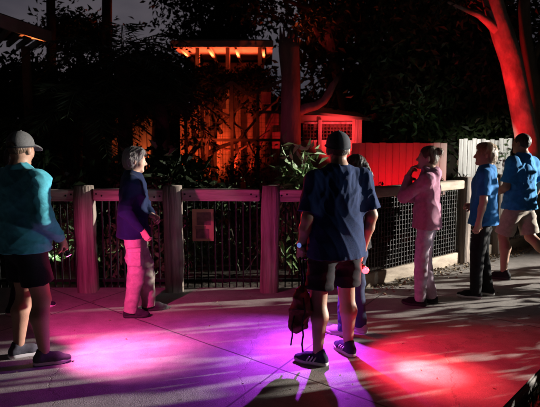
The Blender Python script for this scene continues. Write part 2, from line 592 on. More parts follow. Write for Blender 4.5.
def hand_prims(w, u, n, side, s, curl=(35, 40, 30), thumb=0.5):
    """five fingers on a palm. u wrist->knuckles, n the way fingers curl"""
    u = unit(u); n = np.asarray(n, float); n = unit(n - u * (n @ u))
    t = np.cross(n, u) * side          # towards the thumb
    P = [C(w - u * 0.02 * s, w + u * 0.02 * s, 0.027 * s, 0.028 * s, 0.02, n, 1.2),
         C(w + u * 0.02 * s + t * 0.008 * s, w + u * 0.078 * s + t * 0.012 * s, 0.030 * s, 0.026 * s, 0.016, n, 1.9),
         C(w + u * 0.02 * s - t * 0.008 * s, w + u * 0.072 * s - t * 0.016 * s, 0.026 * s, 0.023 * s, 0.016, n, 1.9)]
    lens = [(0.040, 0.026, 0.021), (0.044, 0.029, 0.022), (0.041, 0.027, 0.021), (0.032, 0.020, 0.018)]
    for i in range(4):
        b = w + s * (u * (0.082 - 0.004 * abs(i - 1)) + t * (0.029 - 0.0195 * i))
        a = math.radians(4 * i)
        for sgm in range(3):
            a += math.radians(curl[sgm])
            d = u * math.cos(a) + n * math.sin(a)
            e = b + d * lens[i][sgm] * s
            r = (0.0098 - 0.0008 * sgm - (0.001 if i == 3 else 0)) * s
            P.append(C(b, e, r, r * 0.93, 0.004))
            b = e
    b = w + s * (u * 0.022 + t * 0.024 + n * 0.006)
    d = unit(u * 0.75 + t * 0.65 + n * thumb * 0.6)
    e = b + d * 0.046 * s
    P.append(C(b, e, 0.0145 * s, 0.0115 * s, 0.010))
    d2 = unit(u * 0.9 + t * 0.1 + n * thumb * 1.2)
    P.append(C(e, e + d2 * 0.034 * s, 0.011 * s, 0.0088 * s, 0.004))
    return P


def make_shoe(root, A, rot, s, cfg, fine=0.006):
    """A: ankle joint in the root's frame, rot: 3x3 of the foot (y to the toe)"""
    T = lambda x, y, z: A + rot @ (np.array([x, y, z - 0.09]) * s)
    n = rot[:, 2]
    P = [C(T(0, -0.045, 0.045), T(0, 0.09, 0.042), 0.040 * s, 0.043 * s, 0.02),
         C(T(0, 0.09, 0.038), T(0.004, 0.155, 0.032), 0.046 * s, 0.038 * s, 0.02, n, 1.35),
         C(T(0, -0.03, 0.06), T(0, -0.012, 0.115), 0.042 * s, 0.042 * s, 0.02, rot[:, 0], 1.1, cap=True),
         C(T(0, 0.02, 0.07), T(0, 0.10, 0.055), 0.026 * s, 0.020 * s, 0.03),
         H(T(0, 0, 0.022), -n)]
    sh = sdf_obj('shoe', P, fine, cfg['shoe'], root)
    mb = MB()
    out = []
    for y, w in ((-0.085, 0.0), (-0.08, 0.020), (-0.065, 0.034), (-0.03, 0.040), (0.03, 0.039), (0.09, 0.047), (0.13, 0.046),
                 (0.165, 0.036), (0.185, 0.020), (0.192, 0.0)):
        out.append((y, w))
    ring = [(w, y) for y, w in out] + [(-w, y) for y, w in out[-2:0:-1]]
    lv = [(0.0, 0.94), (0.006, 1.0), (0.024, 1.02), (0.030, 0.95)]
    V = []
    for z, k in lv:
        for x, y in ring:
            V.append(T(x * k, (y - 0.05) * k + 0.05, z + (0.008 if y > 0.15 else 0)))
    R_ = len(ring)
    F = []
    for q in range(len(lv) - 1):
        for j in range(R_):
            j2 = (j + 1) % R_
            F.append((q * R_ + j, q * R_ + j2, (q + 1) * R_ + j2, (q + 1) * R_ + j))
    F.append(tuple(range(R_ - 1, -1, -1))); F.append(tuple((len(lv) - 1) * R_ + j for j in range(R_)))
    mb.add(V, F)
    mb.build('sole', cfg.get('solem', M['sole']), sh, True, local=True)
    if cfg['shoe'] is not M['black']:
        mb = MB()
        lp = []
        for q in range(9):
            lp.append(T(0.022 * (1 if q % 2 else -1), 0.018 + 0.0095 * q, 0.0945 - 0.0033 * q))
        mb.tube(lp, 0.0028 * s, 5)
        mb.build('laces', M['sole'] if cfg['shoe'] is not M['charcoal'] else M['strap'], sh, True, local=True)
    if cfg.get('stripes'):
        for side in (1, -1):
            for q in range(3):
                mb = MB()
                y0 = 0.012 + 0.026 * q
                p0, p1 = T(side * 0.0455, y0 + 0.012, 0.03), T(side * 0.036, y0 - 0.012, 0.068)
                pm = T(side * 0.0475, y0, 0.05)
                mb.tube([p0, pm, p1], 0.0055 * s, 6)
                mb.build('stripe', M['stripe'], sh, True, local=True)
    return sh


def make_person(label, loc, heading, h, c):
    """c: pose and outfit"""
    s = h / 1.75
    root = thing('person', (loc[0], loc[1], 0), label, 'person', None, math.radians(heading))
    seed = c.get('seed', 1)
    bw = c.get('bw', 1.0)
    tw = Rz(c.get('tw', 0))
    lean = c.get('lean', 0.0)
    shift = c.get('shift', 0.0)

    def U(x, y, z):                      # upper body frame
        p = tw @ np.array([x, y, 0.0])
        p[2] = z
        t = max(0, z - 0.95)
        p[1] += lean * t
        p[0] += shift * t
        return p * s

    def W(x, y, z):
        return np.array([x, y, z]) * s
    yt = tw[:, 1]
    y0 = np.array([0, 1.0, 0])
    shw = 0.185 * bw
    SH = {1: U(shw, -0.01, 1.405), -1: U(-shw, -0.01, 1.405)}
    arms = c['arms']
    EL, WR = {}, {}
    for sd in (1, -1):
        e, w = arms[sd][:2]
        EL[sd], WR[sd] = U(*e), U(*w)
    legs = c['legs']
    HP = {sd: W(0.092 * sd * bw, 0, 0.92) for sd in (1, -1)}
    KN = {sd: W(*legs[sd][0]) for sd in (1, -1)}
    AN = {sd: W(*legs[sd][1]) for sd in (1, -1)}
    neck = U(0, -0.015, 1.49)
    hc = U(c.get('hx', 0), c.get('hy', 0.015), 1.625)
    RH = tw @ Rz(c.get('hd', 0)) @ Rx(c.get('nod', 0))
    hs = s * c.get('hs', 1.0)

    def HD(x, y, z):
        return hc + RH @ (np.array([x, y, z]) * hs)
    lk = 0.8 if c['bottom']['kind'] == 'long' else 1.0
    P = [C(W(0, 0, 0.95), U(0, 0, 1.10), 0.150 * s * bw, 0.138 * s * bw, 0.05, y0, 1.35),
         C(U(0, 0, 1.10), U(0, 0.005, 1.30), 0.138 * s * bw, 0.150 * s * bw, 0.05, yt, 1.35),
         C(U(0, 0, 1.30), U(0, -0.01, 1.40), 0.150 * s * bw, 0.11 * s * bw, 0.05, yt, 1.4),
         C(U(-0.02, -0.015, 1.45), SH[-1], 0.055 * s, 0.046 * s, 0.05),
         C(U(0.02, -0.015, 1.45), SH[1], 0.055 * s, 0.046 * s, 0.05),
         C(U(0, -0.015, 1.44), U(0, -0.02, 1.5), 0.075 * s, 0.058 * s, 0.05),
         C(neck, HD(0, -0.02, -0.05), 0.058 * s, 0.052 * s, 0.03)]
    for sd in (1, -1):
        P += [C(SH[sd], EL[sd], 0.050 * s * bw, 0.041 * s * bw, 0.03),
              C(EL[sd], EL[sd] * 0.65 + WR[sd] * 0.35, 0.041 * s * bw, 0.041 * s * bw, 0.02),
              C(EL[sd] * 0.65 + WR[sd] * 0.35, WR[sd], 0.041 * s * bw, 0.027 * s, 0.02),
              C(HP[sd], KN[sd], 0.088 * s * bw * lk, 0.056 * s * bw * lk, 0.04)]
        kn, an = KN[sd], AN[sd]
        back = -unit(np.array([0, 1.0, 0]))
        mid = kn * 0.68 + an * 0.32 + back * 0.022 * s * (1 if lk == 1 else 0.3)
        P += [C(kn, mid, 0.054 * s * bw * lk, 0.058 * s * bw * lk, 0.025), C(mid, an + np.array([0, 0, 0.03]) * s, 0.058 * s * bw * lk, 0.035 * s * bw, 0.03),
              C(an + np.array([0, 0, 0.03]) * s, an - np.array([0, 0, 0.03]) * s, 0.036 * s, 0.03 * s, 0.01)]
        u, n = arms[sd][2], arms[sd][3]
        u, n = tw @ np.asarray(u, float), tw @ np.asarray(n, float)
        P += hand_prims(WR[sd], u, n, sd * 1.0, s, *arms[sd][4:])
    P += [E(HD(0, -0.012, 0.030), np.array([0.077, 0.096, 0.094]) * hs, RH, 0.03),
          E(HD(0, 0.022, -0.040), np.array([0.060, 0.068, 0.078]) * hs, RH, 0.04),
          C(HD(-0.030, 0.078, 0.022), HD(0.030, 0.078, 0.022), 0.012 * hs, 0.012 * hs, 0.018),
          C(HD(0, 0.086, 0.010), HD(0, 0.108, -0.028), 0.009 * hs, 0.014 * hs, 0.012),
          C(HD(-0.012, 0.093, -0.034), HD(0.012, 0.093, -0.034), 0.010 * hs, 0.010 * hs, 0.008),
          E(HD(0, 0.074, -0.098), np.array([0.026, 0.020, 0.020]) * hs, RH, 0.025),
          C(HD(-0.045, 0.052, -0.028), HD(-0.04, 0.062, -0.01), 0.02 * hs, 0.018 * hs, 0.03),
          C(HD(0.045, 0.052, -0.028), HD(0.04, 0.062, -0.01), 0.02 * hs, 0.018 * hs, 0.03)]
    for sd in (1, -1):
        P += [E(HD(0.031 * sd, 0.098, 0.002), np.array([0.017, 0.014, 0.011]) * hs, RH, 0.012, -1),
              E(HD(0.031 * sd, 0.077, 0.002), np.array([0.0125, 0.0125, 0.0115]) * hs, RH, 0.002),
              E(HD(0.079 * sd, -0.012, -0.004), np.array([0.012, 0.021, 0.033]) * hs, RH @ Rz(-20 * sd), 0.008)]
    P += [C(HD(-0.020, 0.083, -0.060), HD(0.020, 0.083, -0.060), 0.0065 * hs, 0.0065 * hs, 0.006),
          C(HD(-0.016, 0.082, -0.072), HD(0.016, 0.082, -0.072), 0.0075 * hs, 0.0075 * hs, 0.006)]

    def face(o, V, Q):
        loc_ = (V - hc) @ RH / hs
        mi = np.zeros(len(V), dtype=int)
        for sd in (1, -1):
            d = np.linalg.norm(loc_ - np.array([0.031 * sd, 0.085, 0.002]), axis=1)
            mi[(d < 0.0085)] = 1
        lp = (np.abs(loc_[:, 2] + 0.066) < 0.011) & (loc_[:, 1] > 0.078) & (np.abs(loc_[:, 0]) < 0.024)
        mi[lp] = 2
        pm = mi[Q].min(axis=1)
        o.data.polygons.foreach_set('material_index', pm.astype(np.int32))
    sk = c.get('skin', M['skin'])
    body = sdf_obj('body', P, c.get('vox', 0.0065) * s, [sk, M['eye'], M['lips']], root, rel=1, post=face)

    # ---- top
    tp = c['top']
    loose = tp.get('loose', 0.0)
    hem = tp.get('hem', 0.86)
    Q_ = [C(W(0, 0, hem - 0.0), U(0, 0, 1.06), (0.204 + loose) * s * bw, (0.172 + loose) * s * bw, 0.03, y0 if abs(c.get('tw', 0)) < 1 else unit(y0 + yt), 1.27, cap=False),
          C(U(0, 0, 1.06), U(0, 0.005, 1.30), (0.172 + loose) * s * bw, (0.172 + loose * 0.4) * s * bw, 0.04, yt, 1.28),
          C(U(0, 0, 1.30), U(0, -0.01, 1.40), (0.172 + loose * 0.4) * s * bw, 0.125 * s * bw, 0.05, yt, 1.3),
          C(U(-0.02, -0.018, 1.452), SH[-1] * 0.96 + U(0, -0.018, 1.44) * 0.04, 0.070 * s, 0.064 * s, 0.05),
         C(U(0.02, -0.018, 1.452), SH[1] * 0.96 + U(0, -0.018, 1.44) * 0.04, 0.070 * s, 0.064 * s, 0.05),
          C(U(0, -0.018, 1.43), U(0, -0.02, 1.50), 0.10 * s, 0.066 * s, 0.05, cap=True)]
    if tp.get('belly'):
        Q_.append(E(U(0, 0.07, 1.08), np.array([0.15, 0.12, 0.16]) * s * bw, tw, 0.08))
    Q_.append(H(W(0, 0, hem), (0, 0, -1)))
    for sd in (1, -1):
        if tp['sleeve'] == 'short':
            e = SH[sd] + (EL[sd] - SH[sd]) * tp.get('slen', 0.72)
            Q_.append(C(SH[sd], e, 0.064 * s * bw, (0.068 + loose * 0.4) * s * bw, 0.075, cap=True))
        else:
            Q_.append(C(SH[sd], EL[sd], 0.064 * s * bw, (0.058 + loose * 0.3) * s * bw, 0.075))
            we = WR[sd] + (EL[sd] - WR[sd]) * 0.04
            Q_.append(C(EL[sd], we, (0.060 + loose * 0.3) * s * bw, 0.042 * s, 0.03, cap=True))
    if tp.get('hood'):
        Q_.append(C(U(-0.06, -0.075, 1.45), U(0.06, -0.075, 1.45), 0.06 * s, 0.06 * s, 0.03, np.array([0, 0, 1.0]), 0.8))
        Q_.append(C(U(-0.07, 0.03, 1.50), U(0.07, 0.03, 1.50), 0.045 * s, 0.045 * s, 0.03))
    if tp.get('collar'):
        Q_.append(C(U(0, -0.015, 1.46), U(0, -0.01, 1.54), 0.080 * s, 0.072 * s, 0.02, cap=True))
    nm = tp.get('name', 'shirt')
    sdf_obj(nm, Q_, 0.008 * s, tp['mat'], root, shell=0.016, rel=2,
            fold=(tp.get('amp', 0.010), seed, tp.get('dirs', [(0.8, 0.1, 0.35), (-0.5, 0.2, 0.75)]), tp.get('freq', 34.0)))

    # ---- bottom
    bt = c['bottom']
    B = [C(W(0, 0, 0.90), W(0, 0, 1.00), 0.148 * s * bw, 0.140 * s * bw, 0.04, y0, 1.4)]
    wl = bt.get('wide', 0.0)
    for sd in (1, -1):
        if bt['kind'] == 'shorts':
            e = HP[sd] + (KN[sd] - HP[sd]) * bt.get('len', 0.86)
            B.append(C(HP[sd], e, (0.090 + wl * 0.3) * s * bw, (0.088 + wl) * s * bw, 0.03, cap=True))
        else:
            B.append(C(HP[sd], KN[sd], (0.092 + wl * 0.3) * s * bw, (0.076 + wl) * s * bw, 0.03))
            e = AN[sd] + np.array([0, -0.01, -0.035]) * s
            B.append(C(KN[sd], e, (0.076 + wl) * s * bw, (0.060 + wl) * s, 0.02, cap=True))
    sdf_obj(bt.get('name', 'trousers'), B, 0.008 * s, bt['mat'], root, shell=0.016, rel=2,
            fold=(bt.get('amp', 0.009), seed + 40, [(0.3, 0.15, 0.9), (-0.35, 0.3, 0.8)], 30.0))
    if bt.get('pocket'):
        for sd in (1, -1):
            m_ = HP[sd] * 0.35 + KN[sd] * 0.65
            mb = MB()
            mb.box(m_ + np.array([sd * 0.090, 0, 0]) * s, (0.03 * s, 0.13 * s, 0.17 * s), None, 0.012)
            mb.box(m_ + np.array([sd * 0.094, 0, 0.085]) * s, (0.034 * s, 0.14 * s, 0.05 * s), None, 0.012)
            mb.build('cargo_pocket', bt['mat'], root, True, local=True)

    # ---- shoes
    for sd in (1, -1):
        toe = legs[sd][2]
        pitch = legs[sd][3] if len(legs[sd]) > 3 else 0
        make_shoe(root, AN[sd], Rz(toe) @ Rx(pitch), s, c)

    # ---- head wear and hair
    hr = c.get('hair')
    if hr:
        st = hr['style']
        Hs = [E(HD(0, -0.018, 0.036), np.array([0.087, 0.104, 0.103]) * hs, RH, 0.02)]
        if st == 'short':
            Hs += [E(HD(0, -0.05, -0.02), np.array([0.074, 0.060, 0.075]) * hs, RH, 0.03),
                   E(HD(0, 0.115, -0.030), np.array([0.085, 0.085, 0.100]) * hs, RH, 0.02, -1),
                   E(HD(0, 0.03, -0.085), np.array([0.12, 0.055, 0.06]) * hs, RH, 0.02, -1)]
        if st == 'buzz':
            Hs = [E(HD(0, -0.014, 0.032), np.array([0.0805, 0.0995, 0.0975]) * hs, RH, 0.02),
                  E(HD(0, 0.115, -0.015), np.array([0.085, 0.085, 0.105]) * hs, RH, 0.02, -1),
                  H(HD(0, -0.02, -0.045), RH @ np.array([0, 0.35, -1.0]))]
        if st == 'bob':
            Hs += [E(HD(0, -0.045, -0.025), np.array([0.088, 0.078, 0.098]) * hs, RH, 0.04),
                   E(HD(0, 0.120, -0.040), np.array([0.088, 0.088, 0.110]) * hs, RH, 0.02, -1)]
        if st == 'full':
            Hs = [E(HD(0, -0.022, 0.040), np.array([0.094, 0.112, 0.108]) * hs, RH, 0.02),
                  E(HD(0, -0.060, -0.018), np.array([0.088, 0.070, 0.085]) * hs, RH, 0.03),
                  E(HD(0.02, 0.045, 0.095), np.array([0.06, 0.05, 0.04]) * hs, RH, 0.03),
                  E(HD(0, 0.118, -0.030), np.array([0.085, 0.085, 0.095]) * hs, RH, 0.02, -1),
                  E(HD(0, 0.05, -0.085), np.array([0.12, 0.06, 0.06]) * hs, RH, 0.02, -1)]
        if st == 'bun':
            Hs += [E(HD(0, -0.115, 0.075), np.array([0.048, 0.045, 0.045]) * hs, RH, 0.02),
                   E(HD(0, -0.05, -0.01), np.array([0.074, 0.060, 0.070]) * hs, RH, 0.03),
                   E(HD(0, 0.118, -0.030), np.array([0.085, 0.085, 0.098]) * hs, RH, 0.02, -1)]
        if st == 'ponytail':
            Hs += [E(HD(0, -0.05, -0.01), np.array([0.078, 0.062, 0.078]) * hs, RH, 0.03),
                   C(HD(0, -0.115, 0.03), HD(0, -0.155, -0.06), 0.032 * hs, 0.036 * hs, 0.02),
                   C(HD(0, -0.155, -0.06), HD(0, -0.14, -0.20), 0.036 * hs, 0.014 * hs, 0.02),
                   E(HD(0, 0.118, -0.030), np.array([0.085, 0.085, 0.098]) * hs, RH, 0.02, -1)]
        hair_o, hairVQ = sdf_obj('hair', Hs, 0.006 * s, hr['mat'], root, rel=1, ret=True,
                fold=(hr.get('amp', 0.006), seed + 9, [RH @ np.array([0.8, 0.5, 0.3]), RH @ np.array([-0.5, 0.7, 0.3])], 95.0))
        if st != 'buzz':
            Vh, Qh = hairVQ
            Nh = vnormals(Vh, Qh)
            rr = np.random.default_rng(seed + 99)
            pk_ = rr.integers(0, len(Vh), 650)
            SV, SF = [], []
            cen_ = HD(0, -0.02, 0.03)
            for q in pk_:
                p, n_ = Vh[q], Nh[q]
                dn = np.array([0, 0, -1.0]) + RH @ np.array([0, -0.55, 0]) + rr.normal(0, 0.35, 3)
                dn = dn - n_ * (dn @ n_)
                L_ = np.linalg.norm(dn)
                if L_ < 0.2:
                    continue
                dn /= L_; sdv = np.cross(dn, n_)
                ln_ = rr.uniform(0.02, 0.05) * hs; wd = 0.0016 * hs; lift = rr.uniform(0.1, 0.45)
                o_ = len(SV)
                for u in (0, 0.5, 1.0):
                    pp_ = p + dn * ln_ * u + n_ * (0.001 + lift * ln_ * u * (1 - 0.55 * u)) + np.array([0, 0, -0.25]) * ln_ * u * u
                    SV += [pp_ - sdv * wd * (1.1 - u), pp_ + sdv * wd * (1.1 - u)]
                SF += [(o_, o_ + 1, o_ + 3, o_ + 2), (o_ + 2, o_ + 3, o_ + 5, o_ + 4)]
            np_mesh('loose_strands', np.array(SV), np.array(SF), hr['mat'], hair_o, True, local=True)
    if tp['sleeve'] == 'short':
        mb = MB()
        mb.tube([U(0.0705 * math.cos(a_) * 1.02, -0.018 + 0.070 * math.sin(a_), 1.496 - 0.016 * math.sin(a_)) for a_ in np.linspace(0, 2 * PI, 29)[:-1]], 0.0075 * s, 6, closed=True)
        mb.build('collar', tp['mat'], root, True, local=True)
    cp = c.get('cap')
    if cp:
        Cs = [E(HD(0, -0.008, 0.045), np.array([0.091, 0.110, 0.098]) * hs, RH, 0.02),
              H(HD(0, 0, 0.020), RH @ np.array([0, 0.12, -1.0]))]
        if cp.get('gap'):
            Cs.append(E(HD(0, -0.125, 0.028), np.array([0.036, 0.04, 0.032]) * hs, RH, 0.004, -1))
        cap = sdf_obj('cap', Cs, 0.006 * s, cp['mat'], root, rel=2)
        Bs = [E(HD(0, 0.120, 0.022), np.array([0.078, 0.085, 0.030]) * hs, RH @ Rx(-14), 0.01),
              E(HD(0, 0.115, 0.005), np.array([0.095, 0.10, 0.030]) * hs, RH @ Rx(-14), 0.004, -1),
              H(HD(0, 0.075, 0), RH @ np.array([0, -1.0, 0]))]
        sdf_obj('brim', Bs, 0.005 * s, cp['mat'], cap, rel=1)
        mb = MB()
        mb.tube([HD(0.089 * math.cos(a), -0.008 + 0.108 * math.sin(a), 0.026 - 0.012 * math.sin(a) * -1) for a in np.linspace(0, 2 * PI, 30)[:-1]],
                0.006 * hs, 6, closed=True)
        if cp.get('gap'):
            mb.tube([HD(0.060 * math.sin(a), -0.108 * math.cos(a) + 0.0, 0.022) for a in np.linspace(-0.8, 0.8, 9)], 0.010 * hs, 6)
        mb.build('cap_band', cp.get('band', cp['mat']), cap, True, local=True)
        mb = MB()
        mb.lathe(HD(0, -0.008, 0.140), RH[:, 2], [(0, 0.010 * hs), (0.004, 0.011 * hs), (0.009, 0.006 * hs)], 10)
        mb.build('cap_button', cp['mat'], cap, True, local=True)
    if c.get('watch'):
        sd = c['watch']
        w = WR[sd] + (EL[sd] - WR[sd]) * 0.10
        d = unit(WR[sd] - EL[sd])
        a1 = unit(np.cross(d, [0.3, 1, 0.1])); a2 = np.cross(d, a1)
        mb = MB()
        for o_ in (-0.006, 0.0, 0.006):
            mb.tube([w + d * o_ * s + (a1 * math.cos(t) + a2 * math.sin(t)) * 0.033 * s for t in np.linspace(0, 2 * PI, 22)[:-1]], 0.0055 * s, 6, closed=True)
        wt = mb.build('wristwatch', M['plastic'], root, True, local=True)
        wdir = unit(Rz(-heading) @ np.array(c.get('watchdir', (-0.5, -0.8, 0.2))))
        wdir = unit(wdir - d * (wdir @ d))
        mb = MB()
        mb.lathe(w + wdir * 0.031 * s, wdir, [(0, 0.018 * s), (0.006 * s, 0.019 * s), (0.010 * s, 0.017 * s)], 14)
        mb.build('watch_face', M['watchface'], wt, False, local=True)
    Rw = Rz(heading)
    info = dict(root=root, toW=lambda p: Rw @ np.asarray(p) + np.array([loc[0], loc[1], 0]), WR=WR, EL=EL, s=s, SH=SH, hc=hc, AN=AN, KN=KN,
                tw=tw, Rw=Rw, HC={sd: WR[sd] + (tw @ unit(arms[sd][2])) * 0.088 * s + (tw @ unit(arms[sd][3])) * 0.026 * s for sd in (1, -1)})
    return info


def project(p):
    p = np.asarray(p) - np.array([0, 0, CAM_H])
    x = p[0]; y = p[2] * CT + p[1] * ST; z = p[1] * CT - p[2] * ST
    return 270 + FPX * x / z, 203.5 - FPX * y / z


def report(nm, I):
    f = lambda p: '(%.0f,%.0f)' % project(I['toW'](p))
    print('POSE', nm, 'head', f(I['hc']), 'sh', f(I['SH'][-1]), f(I['SH'][1]), 'el', f(I['EL'][-1]), f(I['EL'][1]),
          'wr', f(I['WR'][-1]), f(I['WR'][1]), 'an', f(I['AN'][-1]), f(I['AN'][1]))


# ------------------------------------------------------------------ lights
def spot(name, loc, target, color, power, angle, blend=0.5, radius=0.02):
    l = bpy.data.lights.new(name, 'SPOT')
    l.color = color; l.energy = power
    l.spot_size = math.radians(angle); l.spot_blend = blend
    l.shadow_soft_size = radius
    o = bpy.data.objects.new(name, l)
    COL.objects.link(o)
    o.location = loc
    d = Vector(target) - Vector(loc)
    o.rotation_euler = d.to_track_quat('-Z', 'Y').to_euler()
    return o


def flashlight(loc, aim, lens, label, glow=False):
    a = np.asarray(loc, float); d = unit(np.asarray(aim) - a)
    r = thing('flashlight', tuple(a), label, 'flashlight', 'torches held by visitors')
    mb = MB(); mb.lathe(a - d * 0.075, d, [(0, 0.011), (0.003, 0.0135), (0.10, 0.0135), (0.105, 0.015)], 16); mb.build('handle', M['plastic'], r, True)
    mb = MB(); mb.lathe(a + d * 0.030, d, [(0, 0.015), (0.012, 0.021), (0.030, 0.022)], 18)
    mb.build('lamp_head', M['plastic'], r, True)
    if glow:
        mb = MB(); mb.lathe(a + d * 0.060, d, [(0, 0.020), (0.006, 0.026), (0.018, 0.029), (0.032, 0.025), (0.042, 0.012), (0.045, 0.002)], 18)
        mb.build('diffuser', lens, r, True)
    mb = MB(); mb.lathe(a + d * 0.0605, d, [(0, 0.021), (0.003, 0.019)], 18); mb.build('lens', lens, r, True)
    mb = MB(); mb.tube([a - d * 0.075, a - d * 0.11 + np.array([0.01, 0, 0.01]), a - d * 0.10 + np.array([-0.02, -0.01, -0.03])], 0.0025, 6)
    mb.build('lanyard', M['strap'], r, True)
    return a + d * (0.115 if glow else 0.075), d


# ================================================================== SETTING
# ground: one big sheet of soil, 12 cm below the paving
def grid_sheet(name, x0, x1, y0, y1, nx, ny, zf, m):
    xs, ys = np.linspace(x0, x1, nx), np.linspace(y0, y1, ny)
    X, Y = np.meshgrid(xs, ys, indexing='ij')
    Zv = zf(X, Y)
    V = np.stack([X.ravel(), Y.ravel(), Zv.ravel()], 1)
    i, j = np.meshgrid(np.arange(nx - 1), np.arange(ny - 1), indexing='ij')
    a = (i * ny + j).ravel()
    F = np.stack([a, a + ny, a + ny + 1, a + 1], 1)
    return np_mesh(name, V, F, m)


g = grid_sheet('ground', -300, 300, -60, 540, 60, 60, lambda X, Y: 0 * X - 0.14, M['soil'])
g['kind'] = 'structure'

FC = G(353, 291)                                # corner where the fence turns
fd = unit(np.array([0.76, 0.65, 0]))            # run of the right-hand fence
fn = np.array([fd[1], -fd[0], 0])               # towards the path
LFY = float(FC[1])                              # the left fence runs along x at this depth
e1, e2 = G(505, 407), G(540, 371)
ed = unit(e2 - e1)
# paving slab
edge0 = e1 - ed * 6.0
edge1 = e1 + ed * 14.0
far = FC + fd * 14 + fn * 0.10
poly = [(-14, -3), (edge0[0], edge0[1]), (edge1[0], edge1[1]), (far[0], far[1]), (FC[0] + fn[0] * 0.10, LFY + 0.16), (-14, LFY + 0.16)]
bm = bmesh.new()
vs = [bm.verts.new((x, y, 0)) for x, y in poly]
f = bm.faces.new(vs)
r = bmesh.ops.extrude_face_region(bm, geom=[f])
for v in [x for x in r['geom'] if isinstance(x, bmesh.types.BMVert)]:
    v.co.z -= 0.18
bmesh.ops.recalc_face_normals(bm, faces=bm.faces)
top_edges = [e for e in bm.edges if all(abs(v.co.z) < 1e-6 for v in e.verts)]
bmesh.ops.bevel(bm, geom=top_edges, offset=0.012, segments=2, affect='EDGES')
me = bpy.data.meshes.new('path'); bm.to_mesh(me); bm.free()
me.materials.append(M['paving'])
po = bpy.data.objects.new('path', me); COL.objects.link(po); po['kind'] = 'structure'


# ------------------------------------------------------------------ fences
def box_post(base, top, w, m, parent, name='post', rot=None):
    mb = MB()
    base = np.asarray(base, float); top = np.asarray(top, float)
    n = 9
    pts = [base + (top - base) * t for t in np.linspace(0, 1, n)]
    V, F = [], []
    seg = 14
    ph = random.uniform(0, 6)
    R = np.eye(3) if rot is None else rot
    for i, p in enumerate(pts):
        k = w / 2 * (1 + 0.04 * math.sin(i * 1.3 + ph)) * (0.93 if i == n - 1 else 1.0)
        for j in range(seg):
            a = 2 * PI * (j + 0.5) / seg
            cx, sx = math.cos(a), math.sin(a)
            rr = k / (abs(cx) ** 5 + abs(sx) ** 5) ** 0.2 * (1 + 0.025 * random.uniform(-1, 1))
            V.append(p + R @ np.array([cx * rr, sx * rr, 0]))
    for i in range(n - 1):
        for j in range(seg):
            k = (j + 1) % seg
            F.append((i * seg + j, i * seg + k, (i + 1) * seg + k, (i + 1) * seg + j))
    F.append(tuple((n - 1) * seg + j for j in range(seg)))
    mb.add(V, F)
    return mb.build(name, m, parent, True)


RT = 1.19
lf = thing('timber_fence', (-2.0, LFY, 0), 'weathered timber post and rail barrier running behind the grey haired person', 'fence')
post_px = [-22, 87, 174, 269]
pxs = [PX(p, 240, LFY)[0] for p in post_px] + [FC[0]]
pxs = [pxs[0] - 1.1, *pxs]
for x in pxs:
    tl = random.uniform(-0.02, 0.02)
    box_post((x, LFY, -0.1), (x + tl, LFY, RT + 0.02), 0.205, M['timber'], lf)
for a, b in zip(pxs[:-1], pxs[1:]):
    mb = MB()
    mb.beam((a + 0.10, LFY, RT - 0.085 + random.uniform(-0.006, 0.006)), (b - 0.10, LFY, RT - 0.085), 0.12, 0.135, 0.022)
    mb.build('rail', M['rail'], lf, True)
    for x in (a + 0.14, a + 0.20, b - 0.14, b - 0.20):
        mb = MB(); mb.lathe((x, LFY - 0.058, RT - 0.085 + random.uniform(-0.02, 0.02)), (0, -1, 0), [(0, 0.011), (0.006, 0.011), (0.009, 0.007)], 8); mb.build('bolt', M['blacksteel'], lf, True)

pfY = G(150, 281)[1]
pf = thing('picket_fence', (-2.0, pfY, -0.14), 'black vertical steel bar railing behind the timber barrier', 'fence')
x0, x1 = -5.0, FC[0] + 0.2
for z in (0.0, 1.05):
    mb = MB()
    mb.beam((x0, pfY, z + 0.01), (x1, pfY, z + 0.01), 0.03, 0.035)
    mb.build('crossbar', M['blacksteel'], pf)
xs = np.arange(x0, x1, 0.085)
half = len(xs) // 4
for q in range(0, len(xs), half):
    mb = MB()
    for x in xs[q:q + half]:
        mb.box((x, pfY - 0.024, 0.48), (0.016, 0.016, 1.24))
    mb.build('bars', M['blacksteel'], pf)

# the right-hand fence with wire mesh
rf = thing('mesh_fence', tuple(FC), 'timber fence with square wire mesh and pale base board, behind the woman in rose', 'fence')
Lr = 5.2
pE, pF_ = 2.35, 3.25
Rf = np.array([fd, -fn, [0, 0, 1]]).T
spans = [(0.0, 2.30), (2.30, 3.22), (3.22, 5.6)]
for t in (2.30, 3.22, 5.6):
    b = FC + fd * t
    box_post(b + [0, 0, -0.1], b + [0, 0, RT + 0.02], 0.19, M['timber'], rf, rot=Rf)
for a, b in spans:
    A, B = FC + fd * (a + 0.10), FC + fd * (b - 0.10)
    mb = MB(); mb.beam(A + [0, 0, RT - 0.075], B + [0, 0, RT - 0.075], 0.14, 0.12, 0.02); mb.build('rail', M['railpale'], rf, True)
    mb = MB(); mb.beam(A + [0, 0, 0.085], B + [0, 0, 0.085], 0.06, 0.17, 0.012); mb.build('base_board', M['railpale'], rf, True)
    mb = MB()
    L = np.linalg.norm(B - A)
    for u in np.arange(0.03, L, 0.058):
        p = A + fd * u
        mb.tube([p + [0, 0, 0.17] + fn * 0.012, p + [0, 0, RT - 0.13] + fn * 0.012], 0.0038, 6)
    for z in np.arange(0.22, RT - 0.14, 0.058):
        mb.tube([A + [0, 0, z] + fn * 0.005, B + [0, 0, z] + fn * 0.005], 0.0032, 6)
    mb.build('wire_mesh', M['wire'], rf)

